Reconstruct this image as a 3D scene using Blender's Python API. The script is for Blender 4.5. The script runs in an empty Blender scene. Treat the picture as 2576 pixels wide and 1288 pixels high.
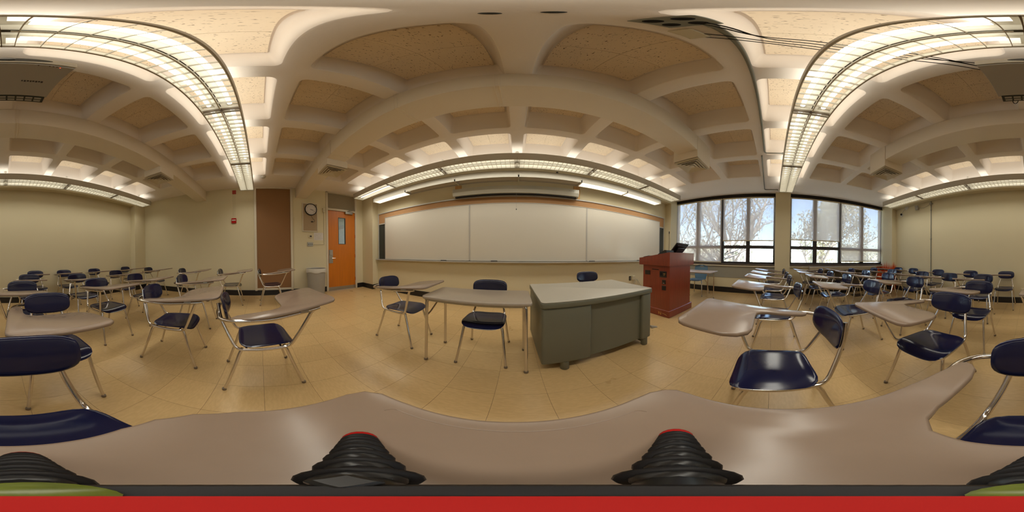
import bpy, bmesh, math, random
from mathutils import Matrix, Vector, Euler

# ------------------------------------------------------------------ camera, sky, sun, exposure
SC = bpy.context.scene
COL = SC.collection
CAMZ = 1.06
cam_data = bpy.data.cameras.new('camera')
cam_data.type = 'PANO'
try:
    cam_data.panorama_type = 'EQUIRECTANGULAR'
except Exception:
    pass
try:
    cam_data.cycles.panorama_type = 'EQUIRECTANGULAR'
except Exception:
    pass
cam_data.clip_start = 0.005
cam_data.clip_end = 500
cam = bpy.data.objects.new('camera', cam_data)
COL.objects.link(cam)
Rv = (Matrix.Rotation(math.radians(1.608), 3, 'Z') @ Matrix.Rotation(math.radians(-.876), 3, 'X')
      @ Matrix.Rotation(math.radians(-.28), 3, 'Y'))
cam.matrix_world = Matrix.Translation((0, 0, CAMZ)) @ (Rv @ Matrix.Rotation(math.radians(90), 3, 'X')).to_4x4()
SC.camera = cam

world = bpy.data.worlds.new('world')
SC.world = world
world.use_nodes = True
wn = world.node_tree
wn.nodes.clear()
w_out = wn.nodes.new('ShaderNodeOutputWorld')
w_bg = wn.nodes.new('ShaderNodeBackground')
w_sky = wn.nodes.new('ShaderNodeTexSky')
w_sky.sky_type = 'NISHITA'
w_sky.sun_disc = False
w_sky.sun_elevation = math.radians(48)
w_sky.sun_rotation = math.radians(250)
w_sky.air_density = 1.0
w_sky.dust_density = 2.0
w_bg.inputs['Strength'].default_value = 1.25
wn.links.new(w_sky.outputs[0], w_bg.inputs[0])
wn.links.new(w_bg.outputs[0], w_out.inputs[0])

sun_d = bpy.data.lights.new('sun', 'SUN')
sun_d.energy = 13.0
sun_d.angle = math.radians(1.0)
sun_d.color = (1, .95, .86)
sun = bpy.data.objects.new('sun', sun_d)
COL.objects.link(sun)
sun.rotation_euler = Vector((.72, .25, -.80)).to_track_quat('-Z', 'Y').to_euler()   # over the building, onto the trees

SC.view_settings.view_transform = 'Standard'
SC.view_settings.look = 'None'
SC.view_settings.gamma = 1
SC.view_settings.use_curve_mapping = False
SC.view_settings.exposure = 0.47
TUBE_STRENGTH = 2.3      # what the bare lamps show; their output into the room is RUN_DOWN / RUN_UP
RUN_DOWN, RUN_UP = 27.0, 12.0
try:
    SC.cycles.max_bounces = 10
    SC.cycles.diffuse_bounces = 6
    SC.cycles.glossy_bounces = 4
    SC.cycles.transmission_bounces = 6
    SC.cycles.transparent_max_bounces = 24
    SC.cycles.caustics_reflective = False
    SC.cycles.caustics_refractive = False
    SC.cycles.sample_clamp_indirect = 6
except Exception:
    pass

# ------------------------------------------------------------------ materials
M = {}


def nd(nt, t, **kw):
    n = nt.nodes.new(t)
    for k, v in kw.items():
        setattr(n, k, v)
    return n


def pm(name, col, rough=.5, metal=0., var=.06, scale=6., bump=0., bscale=60., spec=.5, coat=0., world_co=False,
       stretch=None, emit=None, estr=0., rvar=0., detail=3.):
    m = bpy.data.materials.new(name)
    m.use_nodes = True
    nt = m.node_tree
    b = nt.nodes['Principled BSDF']
    b.inputs['Roughness'].default_value = rough
    b.inputs['Metallic'].default_value = metal
    b.inputs['Specular IOR Level'].default_value = spec
    b.inputs['Coat Weight'].default_value = coat
    b.inputs['Coat Roughness'].default_value = .08
    if world_co:
        co = nd(nt, 'ShaderNodeNewGeometry').outputs['Position']
    else:
        co = nd(nt, 'ShaderNodeTexCoord').outputs['Object']
    if stretch:
        mp = nd(nt, 'ShaderNodeMapping')
        mp.inputs['Scale'].default_value = stretch
        nt.links.new(co, mp.inputs[0])
        co = mp.outputs[0]
    nz = nd(nt, 'ShaderNodeTexNoise')
    nz.inputs['Scale'].default_value = scale
    nz.inputs['Detail'].default_value = detail
    nt.links.new(co, nz.inputs['Vector'])
    mx = nd(nt, 'ShaderNodeMix', data_type='RGBA')
    c = list(col) + [1]
    mx.inputs[6].default_value = [max(0, v * (1 - var)) for v in c[:3]] + [1]
    mx.inputs[7].default_value = [min(1, v * (1 + var)) for v in c[:3]] + [1]
    nt.links.new(nz.outputs[0], mx.inputs[0])
    nt.links.new(mx.outputs[2], b.inputs['Base Color'])
    if rvar:
        mr = nd(nt, 'ShaderNodeMapRange')
        mr.inputs[3].default_value = rough - rvar
        mr.inputs[4].default_value = rough + rvar
        nt.links.new(nz.outputs[0], mr.inputs[0])
        nt.links.new(mr.outputs[0], b.inputs['Roughness'])
    if bump:
        n2 = nd(nt, 'ShaderNodeTexNoise')
        n2.inputs['Scale'].default_value = bscale
        nt.links.new(co, n2.inputs['Vector'])
        bp = nd(nt, 'ShaderNodeBump')
        bp.inputs['Strength'].default_value = bump
        bp.inputs['Distance'].default_value = .01
        nt.links.new(n2.outputs[0], bp.inputs['Height'])
        nt.links.new(bp.outputs[0], b.inputs['Normal'])
    if emit:
        b.inputs['Emission Color'].default_value = list(emit) + [1]
        b.inputs['Emission Strength'].default_value = estr
    M[name] = m
    return m


def principled(m):
    return m.node_tree.nodes['Principled BSDF']


pm('wall_cream', (.655, .585, .40), .75, var=.03, scale=1.2, bump=.04, bscale=160, world_co=True, spec=.25)
pm('ceiling_paint', (.86, .80, .745), .8, var=.03, scale=1.5, bump=.05, bscale=90, world_co=True, spec=.2)
pm('duct_paint', (.80, .73, .63), .65, var=.02, scale=1, world_co=True, spec=.25)
pm('base_black', (.012, .011, .012), .35, var=.1, world_co=True)
pm('wall_grey', (.30, .29, .25), .6, var=.03, world_co=True)
pm('brown_panel', (.26, .135, .06), .8, var=.05, scale=40, bump=.05, bscale=300, world_co=True, spec=.2)
pm('frame_cream', (.62, .56, .44), .5, var=.03)
pm('tan_board', (.40, .30, .19), .8, var=.06, scale=30)
pm('cork', (.44, .245, .115), .85, var=.10, scale=90, world_co=True, spec=.2)
pm('board_white', (.66, .62, .535), .16, var=.015, scale=1.5, world_co=True, spec=.5)
pm('alu', (.50, .48, .44), .38, .15, var=.03)
pm('chalkboard', (.035, .04, .034), .5, var=.1, world_co=True)
pm('chrome', (.70, .66, .62), .16, 1., var=.03, scale=20)
pm('glide', (.20, .16, .12), .45, .3)
pm('navy_plastic', (.008, .010, .040), .13, var=.25, scale=5, spec=.42)
pm('tablet_laminate', (.275, .205, .155), .24, var=.035, scale=30, spec=.5, rvar=.05)
pm('table_laminate', (.32, .265, .205), .30, var=.04, scale=30)
pm('desk_top', (.42, .395, .335), .36, var=.04, scale=60)
pm('desk_green', (.135, .135, .098), .45, var=.05, scale=3)
pm('steel', (.42, .41, .38), .35, .9, var=.05)
pm('wood_red', (.215, .034, .014), .30, var=.28, scale=3, stretch=(18, 18, 1.2), coat=.35)
pm('black_plastic', (.012, .012, .013), .35, var=.2)
pm('black_rubber', (.010, .009, .010), .5, var=.25, scale=30, spec=.25)
pm('plate_brown', (.020, .013, .010), .4)
pm('gold', (.62, .36, .10), .4, .6)
pm('red_plastic', (.42, .006, .004), .6, var=.08, spec=.2)
pm('red_paint', (.40, .045, .03), .4, var=.05)
pm('white_plastic', (.62, .60, .55), .45, var=.03)
pm('cream_plastic', (.58, .52, .38), .5)
pm('paper', (.66, .62, .60), .7, var=.06, scale=60)
pm('ink', (.05, .045, .05), .6)
pm('grey_plastic', (.34, .32, .28), .55, var=.05)
pm('projector_grey', (.36, .34, .31), .5, var=.04)
pm('projector_white', (.70, .68, .62), .5, var=.02)
pm('vent_dark', (.035, .038, .035), .6)
pm('shadow_black', (.01, .009, .009), .9)
pm('door_wood', (.56, .165, .008), .34, var=.16, scale=2.2, stretch=(9, 9, .8), coat=.15)
pm('transom', (.30, .25, .165), .7, var=.10, scale=8, stretch=(1, 1, 8), world_co=True)
pm('pine', (.58, .32, .10), .55, var=.18, scale=4, stretch=(8, 8, 1))
pm('screen_case', (.60, .59, .52), .4, var=.02)
pm('window_dark', (.030, .026, .030), .38, var=.1)
pm('window_brown', (.10, .075, .055), .4, var=.1)
pm('radiator_cream', (.42, .36, .26), .5, var=.05)
pm('radiator_brown', (.11, .085, .055), .55, var=.1)
pm('blue_plastic', (.10, .19, .29), .35, var=.08)
pm('blue_table', (.34, .255, .20), .3, var=.2, scale=10, stretch=(1, 8, 1))
pm('mat_dark', (.05, .03, .015), .9)
pm('eraser_dark', (.015, .014, .014), .9)
pm('louver_white', (.72, .70, .64), .38, var=.01)
pm('housing_white', (.50, .465, .39), .5, var=.02)
pm('conduit_grey', (.24, .25, .22), .45, .3)
pm('bark', (.27, .235, .21), .9, var=.3, scale=14, bump=.3, bscale=40)
pm('grass', (.46, .46, .36), .9, var=.25, scale=.8, world_co=True, detail=6)
pm('green_glass', (.12, .15, .02), .3, var=.5, scale=90)
pm('brick_far', (.40, .30, .24), .9, var=.15, scale=2, world_co=True)
pm('tube_glass', (1, .97, .9), .4, var=0, emit=(1, .955, .80), estr=TUBE_STRENGTH)
pm('tube_back', (1, .97, .9), .4, var=0, emit=(1, .955, .80), estr=TUBE_STRENGTH * .9)
pm('tube_off', (.62, .60, .54), .3, var=.01)
pm('fill_tube', (1, .97, .9), .4, var=0, emit=(1, .955, .80), estr=TUBE_STRENGTH * .55)  # glow of the added corridor lamp
pm('diffuser', (.9, .87, .78), .5, var=0, emit=(1, .93, .76), estr=.85)
pm('led_red', (.8, .05, .02), .4, emit=(1, .1, .05), estr=1.2)
pm('corridor_wall', (.42, .40, .34), .8, var=.05, world_co=True)

# vinyl floor tile: warm beige with short streaks, glossy
m = pm('floor_tile', (.60, .415, .195), .30, var=.07, scale=4, world_co=True, rvar=.06)
nt = m.node_tree
b = principled(m)
geo = nd(nt, 'ShaderNodeNewGeometry')
mp = nd(nt, 'ShaderNodeMapping')
mp.inputs['Scale'].default_value = (22, 70, 1)
mp.inputs['Rotation'].default_value = (0, 0, .7)
ns = nd(nt, 'ShaderNodeTexNoise')
ns.inputs['Scale'].default_value = 1.0
ns.inputs['Detail'].default_value = 4
rp = nd(nt, 'ShaderNodeMapRange')
rp.inputs[1].default_value = .40
rp.inputs[2].default_value = .62
oi = nd(nt, 'ShaderNodeObjectInfo')
mr2 = nd(nt, 'ShaderNodeMapRange')
mr2.inputs[3].default_value = .955
mr2.inputs[4].default_value = 1.035
src = b.inputs['Base Color'].links[0].from_socket
mm = nd(nt, 'ShaderNodeMix', data_type='RGBA', blend_type='MULTIPLY')
mm.inputs[0].default_value = .30
ramp = nd(nt, 'ShaderNodeMix', data_type='RGBA')
ramp.inputs[6].default_value = (.80, .76, .70, 1)
ramp.inputs[7].default_value = (1.06, 1.06, 1.06, 1)
nt.links.new(geo.outputs['Position'], mp.inputs[0])
nt.links.new(mp.outputs[0], ns.inputs['Vector'])
nt.links.new(ns.outputs[0], rp.inputs[0])
nt.links.new(rp.outputs[0], ramp.inputs[0])
nt.links.new(src, mm.inputs[6])
nt.links.new(ramp.outputs[2], mm.inputs[7])
hs = nd(nt, 'ShaderNodeHueSaturation')
nt.links.new(oi.outputs['Random'], mr2.inputs[0])
nt.links.new(mr2.outputs[0], hs.inputs['Value'])
nt.links.new(mm.outputs[2], hs.inputs['Color'])
nt.links.new(hs.outputs[0], b.inputs['Base Color'])
pm('floor_joint', (.16, .105, .055), .8, world_co=True)

# acoustic tile with fissures
m = pm('acoustic', (.85, .735, .58), .9, var=.05, scale=8, world_co=True, spec=.1)
nt = m.node_tree
b = principled(m)
geo = nd(nt, 'ShaderNodeNewGeometry')
mp = nd(nt, 'ShaderNodeMapping')
mp.inputs['Scale'].default_value = (170, 55, 60)
ns = nd(nt, 'ShaderNodeTexNoise')
ns.inputs['Scale'].default_value = 1.0
ns.inputs['Detail'].default_value = 1.5
rp = nd(nt, 'ShaderNodeMapRange')
rp.inputs[1].default_value = .66
rp.inputs[2].default_value = .71
mm = nd(nt, 'ShaderNodeMix', data_type='RGBA')
mm.inputs[7].default_value = (.17, .12, .075, 1)
src = b.inputs['Base Color'].links[0].from_socket
nt.links.new(geo.outputs['Position'], mp.inputs[0])
nt.links.new(mp.outputs[0], ns.inputs['Vector'])
nt.links.new(ns.outputs[0], rp.inputs[0])
nt.links.new(rp.outputs[0], mm.inputs[0])
nt.links.new(src, mm.inputs[6])
nt.links.new(mm.outputs[2], b.inputs['Base Color'])


def glass_mat(name, tint=(1, 1, 1), refl=.06):
    m = bpy.data.materials.new(name)
    m.use_nodes = True
    nt = m.node_tree
    nt.nodes.clear()
    o = nd(nt, 'ShaderNodeOutputMaterial')
    t = nd(nt, 'ShaderNodeBsdfTransparent')
    t.inputs[0].default_value = list(tint) + [1]
    g = nd(nt, 'ShaderNodeBsdfGlossy')
    g.inputs['Roughness'].default_value = .03
    mx = nd(nt, 'ShaderNodeMixShader')
    mx.inputs[0].default_value = refl
    nt.links.new(t.outputs[0], mx.inputs[1])
    nt.links.new(g.outputs[0], mx.inputs[2])
    nt.links.new(mx.outputs[0], o.inputs[0])
    M[name] = m


glass_mat('pane_glass', (.95, .97, .97))
glass_mat('door_glass', (.80, .82, .80), .12)

# woven roller-shade cloth: open mesh, lets part of the view and the light through
m = bpy.data.materials.new('shade_cloth')
m.use_nodes = True
nt = m.node_tree
nt.nodes.clear()
o = nd(nt, 'ShaderNodeOutputMaterial')
t = nd(nt, 'ShaderNodeBsdfTransparent')
d = nd(nt, 'ShaderNodeBsdfDiffuse')
d.inputs[0].default_value = (.66, .60, .55, 1)
tl = nd(nt, 'ShaderNodeBsdfTranslucent')
tl.inputs[0].default_value = (.60, .55, .52, 1)
geo = nd(nt, 'ShaderNodeNewGeometry')
nz = nd(nt, 'ShaderNodeTexNoise')
nz.inputs['Scale'].default_value = 220
mr = nd(nt, 'ShaderNodeMapRange')
mr.inputs[3].default_value = .31
mr.inputs[4].default_value = .39
a = nd(nt, 'ShaderNodeMixShader')
a.inputs[0].default_value = .36
c = nd(nt, 'ShaderNodeMixShader')
nt.links.new(geo.outputs['Position'], nz.inputs['Vector'])
nt.links.new(nz.outputs[0], mr.inputs[0])
nt.links.new(d.outputs[0], a.inputs[1])
nt.links.new(tl.outputs[0], a.inputs[2])
nt.links.new(mr.outputs[0], c.inputs[0])
nt.links.new(a.outputs[0], c.inputs[1])
nt.links.new(t.outputs[0], c.inputs[2])
nt.links.new(c.outputs[0], o.inputs[0])
M['shade_cloth'] = m

# leaf: thin, half translucent
m = bpy.data.materials.new('leaf')
m.use_nodes = True
nt = m.node_tree
nt.nodes.clear()
o = nd(nt, 'ShaderNodeOutputMaterial')
d = nd(nt, 'ShaderNodeBsdfDiffuse')
tl = nd(nt, 'ShaderNodeBsdfTranslucent')
geo = nd(nt, 'ShaderNodeNewGeometry')
nz = nd(nt, 'ShaderNodeTexNoise')
nz.inputs['Scale'].default_value = 1.4
mx = nd(nt, 'ShaderNodeMix', data_type='RGBA')
mx.inputs[6].default_value = (.40, .39, .27, 1)
mx.inputs[7].default_value = (.50, .45, .33, 1)
a = nd(nt, 'ShaderNodeMixShader')
a.inputs[0].default_value = .45
nt.links.new(geo.outputs['Position'], nz.inputs['Vector'])
nt.links.new(nz.outputs[0], mx.inputs[0])
nt.links.new(mx.outputs[2], d.inputs[0])
nt.links.new(mx.outputs[2], tl.inputs[0])
nt.links.new(d.outputs[0], a.inputs[1])
nt.links.new(tl.outputs[0], a.inputs[2])
nt.links.new(a.outputs[0], o.inputs[0])
M['leaf'] = m
pm('leaf_far_haze', (.72, .72, .60), .9, var=.1, scale=.6, world_co=True, spec=.1)  # haze and overexposed daylight put into the far leaf colour

# cream paint with a smeared orange-red stain low down in the corner by the last window
m = pm('wall_stained', (.655, .585, .40), .75, var=.03, scale=1.2, bump=.04, bscale=160, world_co=True, spec=.25)
nt = m.node_tree
b = principled(m)
geo = nd(nt, 'ShaderNodeNewGeometry')
sx = nd(nt, 'ShaderNodeSeparateXYZ')
nt.links.new(geo.outputs['Position'], sx.inputs[0])
mp = nd(nt, 'ShaderNodeMapping')
mp.inputs['Scale'].default_value = (14, 14, 2.2)
nt.links.new(geo.outputs['Position'], mp.inputs[0])
ns = nd(nt, 'ShaderNodeTexNoise')
ns.inputs['Scale'].default_value = 1
ns.inputs['Detail'].default_value = 5
nt.links.new(mp.outputs[0], ns.inputs['Vector'])
hz = nd(nt, 'ShaderNodeMapRange')          # fades upward
hz.inputs[1].default_value = 1.06
hz.inputs[2].default_value = .62
nt.links.new(sx.outputs['Z'], hz.inputs[0])
ad = nd(nt, 'ShaderNodeMath', operation='ADD')
nt.links.new(hz.outputs[0], ad.inputs[0])
nt.links.new(ns.outputs[0], ad.inputs[1])
th = nd(nt, 'ShaderNodeMapRange')
th.inputs[1].default_value = .80
th.inputs[2].default_value = 1.20
nt.links.new(ad.outputs[0], th.inputs[0])
yz = nd(nt, 'ShaderNodeMapRange')          # only the last stretch before the corner
yz.inputs[1].default_value = -3.25
yz.inputs[2].default_value = -3.42
nt.links.new(sx.outputs['Y'], yz.inputs[0])
mu = nd(nt, 'ShaderNodeMath', operation='MULTIPLY')
nt.links.new(th.outputs[0], mu.inputs[0])
nt.links.new(yz.outputs[0], mu.inputs[1])
mm = nd(nt, 'ShaderNodeMix', data_type='RGBA')
mm.inputs[7].default_value = (.60, .085, .018, 1)
src = b.inputs['Base Color'].links[0].from_socket
nt.links.new(mu.outputs[0], mm.inputs[0])
nt.links.new(src, mm.inputs[6])
nt.links.new(mm.outputs[2], b.inputs['Base Color'])


# ------------------------------------------------------------------ mesh helpers
class MB:
    def __init__(s):
        s.v = []
        s.f = []

    def add(s, v, f, T=None):
        o = len(s.v)
        if T is not None:
            v = [tuple(T @ Vector(p)) for p in v]
        s.v += [tuple(p) for p in v]
        s.f += [tuple(i + o for i in q) for q in f]
        return s

    def box(s, x0, y0, z0, x1, y1, z1, T=None, bev=0., seg=1):
        x0, x1 = min(x0, x1), max(x0, x1)
        y0, y1 = min(y0, y1), max(y0, y1)
        z0, z1 = min(z0, z1), max(z0, z1)
        v = [(x0, y0, z0), (x1, y0, z0), (x1, y1, z0), (x0, y1, z0), (x0, y0, z1), (x1, y0, z1), (x1, y1, z1), (x0, y1, z1)]
        f = [(0, 3, 2, 1), (4, 5, 6, 7), (0, 1, 5, 4), (1, 2, 6, 5), (2, 3, 7, 6), (3, 0, 4, 7)]
        if bev:
            bm = bmesh.new()
            vs = [bm.verts.new(p) for p in v]
            for q in f:
                bm.faces.new([vs[i] for i in q])
            bmesh.ops.bevel(bm, geom=list(bm.edges), offset=bev, segments=seg, profile=.5, affect='EDGES')
            bm.verts.index_update()
            v = [tuple(p.co) for p in bm.verts]
            f = [tuple(q.index for q in fc.verts) for fc in bm.faces]
            bm.free()
        return s.add(v, f, T)

    def prism(s, poly, z0, z1, T=None):
        n = len(poly)
        v = [(x, y, z0) for x, y in poly] + [(x, y, z1) for x, y in poly]
        f = [tuple(reversed(range(n))), tuple(range(n, 2 * n))]
        f += [(i, (i + 1) % n, n + (i + 1) % n, n + i) for i in range(n)]
        return s.add(v, f, T)

    def tube(s, pts, r, n=10, fil=0., fseg=4, caps=True, T=None):
        pts = [Vector(p) for p in pts]
        if fil and len(pts) > 2:
            q = [pts[0]]
            for a, b, c in zip(pts, pts[1:], pts[2:]):
                u, w = (a - b), (c - b)
                d = min(fil, u.length * .48, w.length * .48)
                p0, p1 = b + u.normalized() * d, b + w.normalized() * d
                for k in range(fseg + 1):
                    t = k / fseg
                    q.append((1 - t) ** 2 * p0 + 2 * t * (1 - t) * b + t * t * p1)
            q.append(pts[-1])
            pts = q
        rr = r if isinstance(r, (list, tuple)) else [r] * len(pts)
        if len(rr) != len(pts):
            rr = [rr[0] + (rr[-1] - rr[0]) * i / (len(pts) - 1) for i in range(len(pts))]
        t0 = (pts[1] - pts[0]).normalized()
        up = Vector((0, 0, 1)) if abs(t0.z) < .9 else Vector((1, 0, 0))
        nrm = t0.cross(up).normalized()
        v = []
        for i, p in enumerate(pts):
            t = (pts[min(i + 1, len(pts) - 1)] - pts[max(i - 1, 0)]).normalized()
            nrm = (nrm - t * nrm.dot(t)).normalized()
            bi = t.cross(nrm)
            for k in range(n):
                a = 2 * math.pi * k / n
                v.append(p + (nrm * math.cos(a) + bi * math.sin(a)) * rr[i])
        f = []
        for i in range(len(pts) - 1):
            for k in range(n):
                a, b2 = i * n + k, i * n + (k + 1) % n
                f.append((a, b2, b2 + n, a + n))
        if caps:
            f.append(tuple(reversed(range(n))))
            f.append(tuple(range((len(pts) - 1) * n, len(pts) * n)))
        return s.add(v, f, T)

    def lathe(s, prof, n=24, T=None, caps=True):   # prof: (r, z)
        v = []
        for r, z in prof:
            for k in range(n):
                a = 2 * math.pi * k / n
                v.append((r * math.cos(a), r * math.sin(a), z))
        f = []
        for i in range(len(prof) - 1):
            for k in range(n):
                a, b2 = i * n + k, i * n + (k + 1) % n
                f.append((a, b2, b2 + n, a + n))
        if caps:
            f.append(tuple(reversed(range(n))))
            f.append(tuple(range((len(prof) - 1) * n, len(prof) * n)))
        return s.add(v, f, T)

    def mesh(s, name, mat, smooth=None):
        me = bpy.data.meshes.new(name)
        me.from_pydata(s.v, [], s.f)
        me.materials.append(M[mat])
        if smooth is not None:
            me.polygons.foreach_set('use_smooth', [True] * len(me.polygons))
            try:
                me.set_sharp_from_angle(angle=math.radians(smooth))
            except Exception:
                pass
        me.update()
        return me

    def build(s, name, mat, parent=None, smooth=None):
        return put(name, s.mesh(name, mat, smooth), parent)


def put(name, me, parent=None):
    o = bpy.data.objects.new(name, me)
    COL.objects.link(o)
    if parent is not None:
        o.parent = parent
    return o


def tag(o, label, cat, group=None):
    o['label'] = label
    o['category'] = cat
    if group:
        o['group'] = group
    return o


def struct(o):
    o['kind'] = 'structure'
    return o


def empty(name, loc=(0, 0, 0), rz=0.):
    o = bpy.data.objects.new(name, None)
    o.empty_display_size = .1
    COL.objects.link(o)
    o.location = loc
    o.rotation_euler = (0, 0, math.radians(rz))
    return o


def thing(name, label, cat, loc=(0, 0, 0), rz=0., group=None):
    return tag(empty(name, loc, rz), label, cat, group)


def B(*a, **k):
    return MB().box(*a, **k)


def copy_tree(o, parent=None):
    c = o.copy()
    COL.objects.link(c)
    c.parent = parent
    for ch in list(o.children):
        copy_tree(ch, c)
    return c


def text_mesh(body, size, mat, T=None, name='lettering'):
    cu = bpy.data.curves.new(name, 'FONT')
    cu.body = body
    cu.size = size
    cu.align_x = 'CENTER'
    cu.align_y = 'CENTER'
    cu.extrude = .0006
    ob = bpy.data.objects.new(name, cu)
    COL.objects.link(ob)
    dg = bpy.context.evaluated_depsgraph_get()
    me = bpy.data.meshes.new_from_object(ob.evaluated_get(dg))
    bpy.data.objects.remove(ob)
    bpy.data.curves.remove(cu)
    me.name = name
    me.materials.clear()
    me.materials.append(M[mat])
    if T is not None:
        me.transform(T)
    return me


def rrect(x0, y0, x1, y1, r, n=4):
    p = []
    for cx, cy, a0 in ((x1 - r, y1 - r, 0), (x0 + r, y1 - r, 90), (x0 + r, y0 + r, 180), (x1 - r, y0 + r, 270)):
        for k in range(n + 1):
            a = math.radians(a0 + 90 * k / n)
            p.append((cx + r * math.cos(a), cy + r * math.sin(a)))
    return p


def plate(mb, poly, zf, th, e=.006, T=None):
    """slab with a softened rim following an outline; zf(x, y) is the height of its top"""
    n = len(poly)
    P = [Vector(p) for p in poly]
    area = sum(P[i].x * P[(i + 1) % n].y - P[(i + 1) % n].x * P[i].y for i in range(n))
    if area < 0:
        P.reverse()
    N = []
    for i in range(n):
        t = (P[(i + 1) % n] - P[i - 1])
        t = t.normalized() if t.length > 1e-9 else Vector((1, 0))
        N.append(Vector((t.y, -t.x)))
    rings = [(-e, 0), (-e * .3, -e * .35), (0, -e), (0, -th + e), (-e * .3, -th + e * .35), (-e, -th)]
    v = []
    for off, dz in rings:
        for p, q in zip(P, N):
            c = p + q * off
            v.append((c.x, c.y, zf(p.x, p.y) + dz))
    f = [tuple(range(n)), tuple(reversed(range(5 * n, 6 * n)))]
    for k in range(5):
        for i in range(n):
            j = (i + 1) % n
            f.append((k * n + i, (k + 1) * n + i, (k + 1) * n + j, k * n + j))
    return mb.add(v, f, T)


def pad(mb, w, h, th, ex, front, nA=36, nR=6, T=None):
    """pillow-like moulded shell: outline is a superellipse w x h; front(u, v) displaces the surface"""
    v = []
    f = []

    def pt(r, a):
        c, s_ = math.cos(a), math.sin(a)
        k = (abs(c) ** ex + abs(s_) ** ex) ** (-1 / ex)
        return r * k * c * w / 2, r * k * s_ * h / 2
    for side in (1, -1):
        base = len(v)
        x, y = 0, 0
        v.append((x, y, front(x, y) + side * th / 2))
        for i in range(1, nR + 1):
            r = math.sin(math.pi / 2 * i / nR)
            for k in range(nA):
                x, y = pt(r, 2 * math.pi * k / nA)
                v.append((x, y, front(x, y) + side * th / 2 * (1 - r ** 8) ** .5 if r < 1 else front(x, y)))
        for k in range(nA):
            j = (k + 1) % nA
            q = (base, base + 1 + k, base + 1 + j)
            f.append(q if side > 0 else q[::-1])
            for i in range(nR - 1):
                a0 = base + 1 + i * nA
                q = (a0 + k, a0 + nA + k, a0 + nA + j, a0 + j)
                f.append(q if side > 0 else q[::-1])
    return mb.add(v, f, T)


# ------------------------------------------------------------------ room dimensions (metres, camera above origin)
L, R, F, BK = -4.21, 4.55, 3.255, -3.786
ZC = 2.92          # underside of the ceiling ribs
ZT = 3.27          # acoustic tiles at the top of the coffers
PFL, PFY = -3.709, 3.046       # front left pilaster
PFR = 4.20
PBL, PBY, PBR = -3.712, -3.59, 4.0

# floor ---------------------------------------------------------------
floor = struct(B(-4.6, -4.0, -.12, 5.0, 3.6, -.0015).build('floor', 'floor_joint'))
P = .299
gx0, gy0 = -1.015, .006
tile_me = MB().add([(0, 0, 0), (P - .002, 0, 0), (P - .002, P - .002, 0), (0, P - .002, 0),
                    (-.0004, -.0004, -.0012), (P - .0016, -.0004, -.0012), (P - .0016, P - .0016, -.0012), (-.0004, P - .0016, -.0012)],
                   [(0, 1, 2, 3), (0, 4, 5, 1), (1, 5, 6, 2), (2, 6, 7, 3), (3, 7, 4, 0)]).mesh('tile', 'floor_tile')
cells = []
for i in range(-12, 19):
    for j in range(-14, 13):
        x, y = gx0 + i * P, gy0 + j * P
        if x + P < L or x > R or y + P < BK or y > F:
            continue
        cells.append((math.hypot(x + P / 2, y + P / 2), x, y))
cells.sort()
rest = MB()
for k, (d_, x, y) in enumerate(cells):
    if k < 300:
        o = put('tile', tile_me, floor)
        o.location = (x, y, 0)
    else:
        g = P - .002
        rest.add([(x, y, 0), (x + g, y, 0), (x + g, y + g, 0), (x, y + g, 0)], [(0, 1, 2, 3)])
o = rest.build('tile_field', 'floor_tile', floor)
o['kind'] = 'stuff'

# ceiling -------------------------------------------------------------
PX, PY = .886, .892
CX = [(-3.5 + i) * PX for i in range(8)]
CY = [.645 + PY * k for k in range(-4, 3)]
OW, OD = .72, .74
cm = MB()


def ring_pts(cx, cy, w, d_, r, n=4):
    return rrect(cx - w / 2, cy - d_ / 2, cx + w / 2, cy + d_ / 2, r, n)


for cx in CX:
    for cy in CY:
        prof = [(OW + .03, OD + .03, .055, ZC), (OW + .012, OD + .012, .05, ZC + .004), (OW, OD, .045, ZC + .018), (OW - .06, OD - .06, .035, ZT - .045),
                (OW - .085, OD - .085, .03, ZT - .012), (OW - .10, OD - .10, .02, ZT)]
        rings = [[(x, y, z) for x, y in ring_pts(cx, cy, w, d_, r)] for w, d_, r, z in prof]
        n = len(rings[0])
        outer = []
        for x, y, z in rings[0]:
            dx, dy = (x - cx) / (PX / 2), (y - cy) / (PY / 2)
            k = 1 / max(abs(dx), abs(dy))
            outer.append((cx + (x - cx) * k, cy + (y - cy) * k, ZC))
        for q in range(4):       # snap the ring corners out to the cell corners
            sx_, sy_ = ((1, 1), (-1, 1), (-1, -1), (1, -1))[q]
            outer[q * 5 + 2] = (cx + sx_ * PX / 2, cy + sy_ * PY / 2, ZC)
        allr = [outer] + rings
        v = [p for rg in allr for p in rg]
        f = []
        for k in range(len(allr) - 1):
            for i in range(n):
                j = (i + 1) % n
                f.append((k * n + i, k * n + j, (k + 1) * n + j, (k + 1) * n + i))
        f.append(tuple(range((len(allr) - 1) * n, len(allr) * n)))
        cm.add(v, f)
gx1, gx2, gy1, gy2 = CX[0] - PX / 2, CX[-1] + PX / 2, CY[0] - PY / 2, CY[-1] + PY / 2
for x0, y0, x1, y1 in ((L - .3, BK - .2, gx1, F + .2), (gx2, BK - .2, R + .3, F + .2), (gx1, BK - .2, gx2, gy1), (gx1, gy2, gx2, F + .2)):
    cm.add([(x0, y0, ZC), (x1, y0, ZC), (x1, y1, ZC), (x0, y1, ZC)], [(0, 3, 2, 1)])
ceiling = struct(cm.build('ceiling', 'ceiling_paint', smooth=40))
B(L - .3, BK - .2, ZT + .03, R + .3, F + .2, ZT + .25).build('light_block_slab', 'ceiling_paint', ceiling)  # unseen slab added above the coffers to block light leaks
tw, td = (OW - .115) / 2, (OD - .115) / 2
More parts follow.
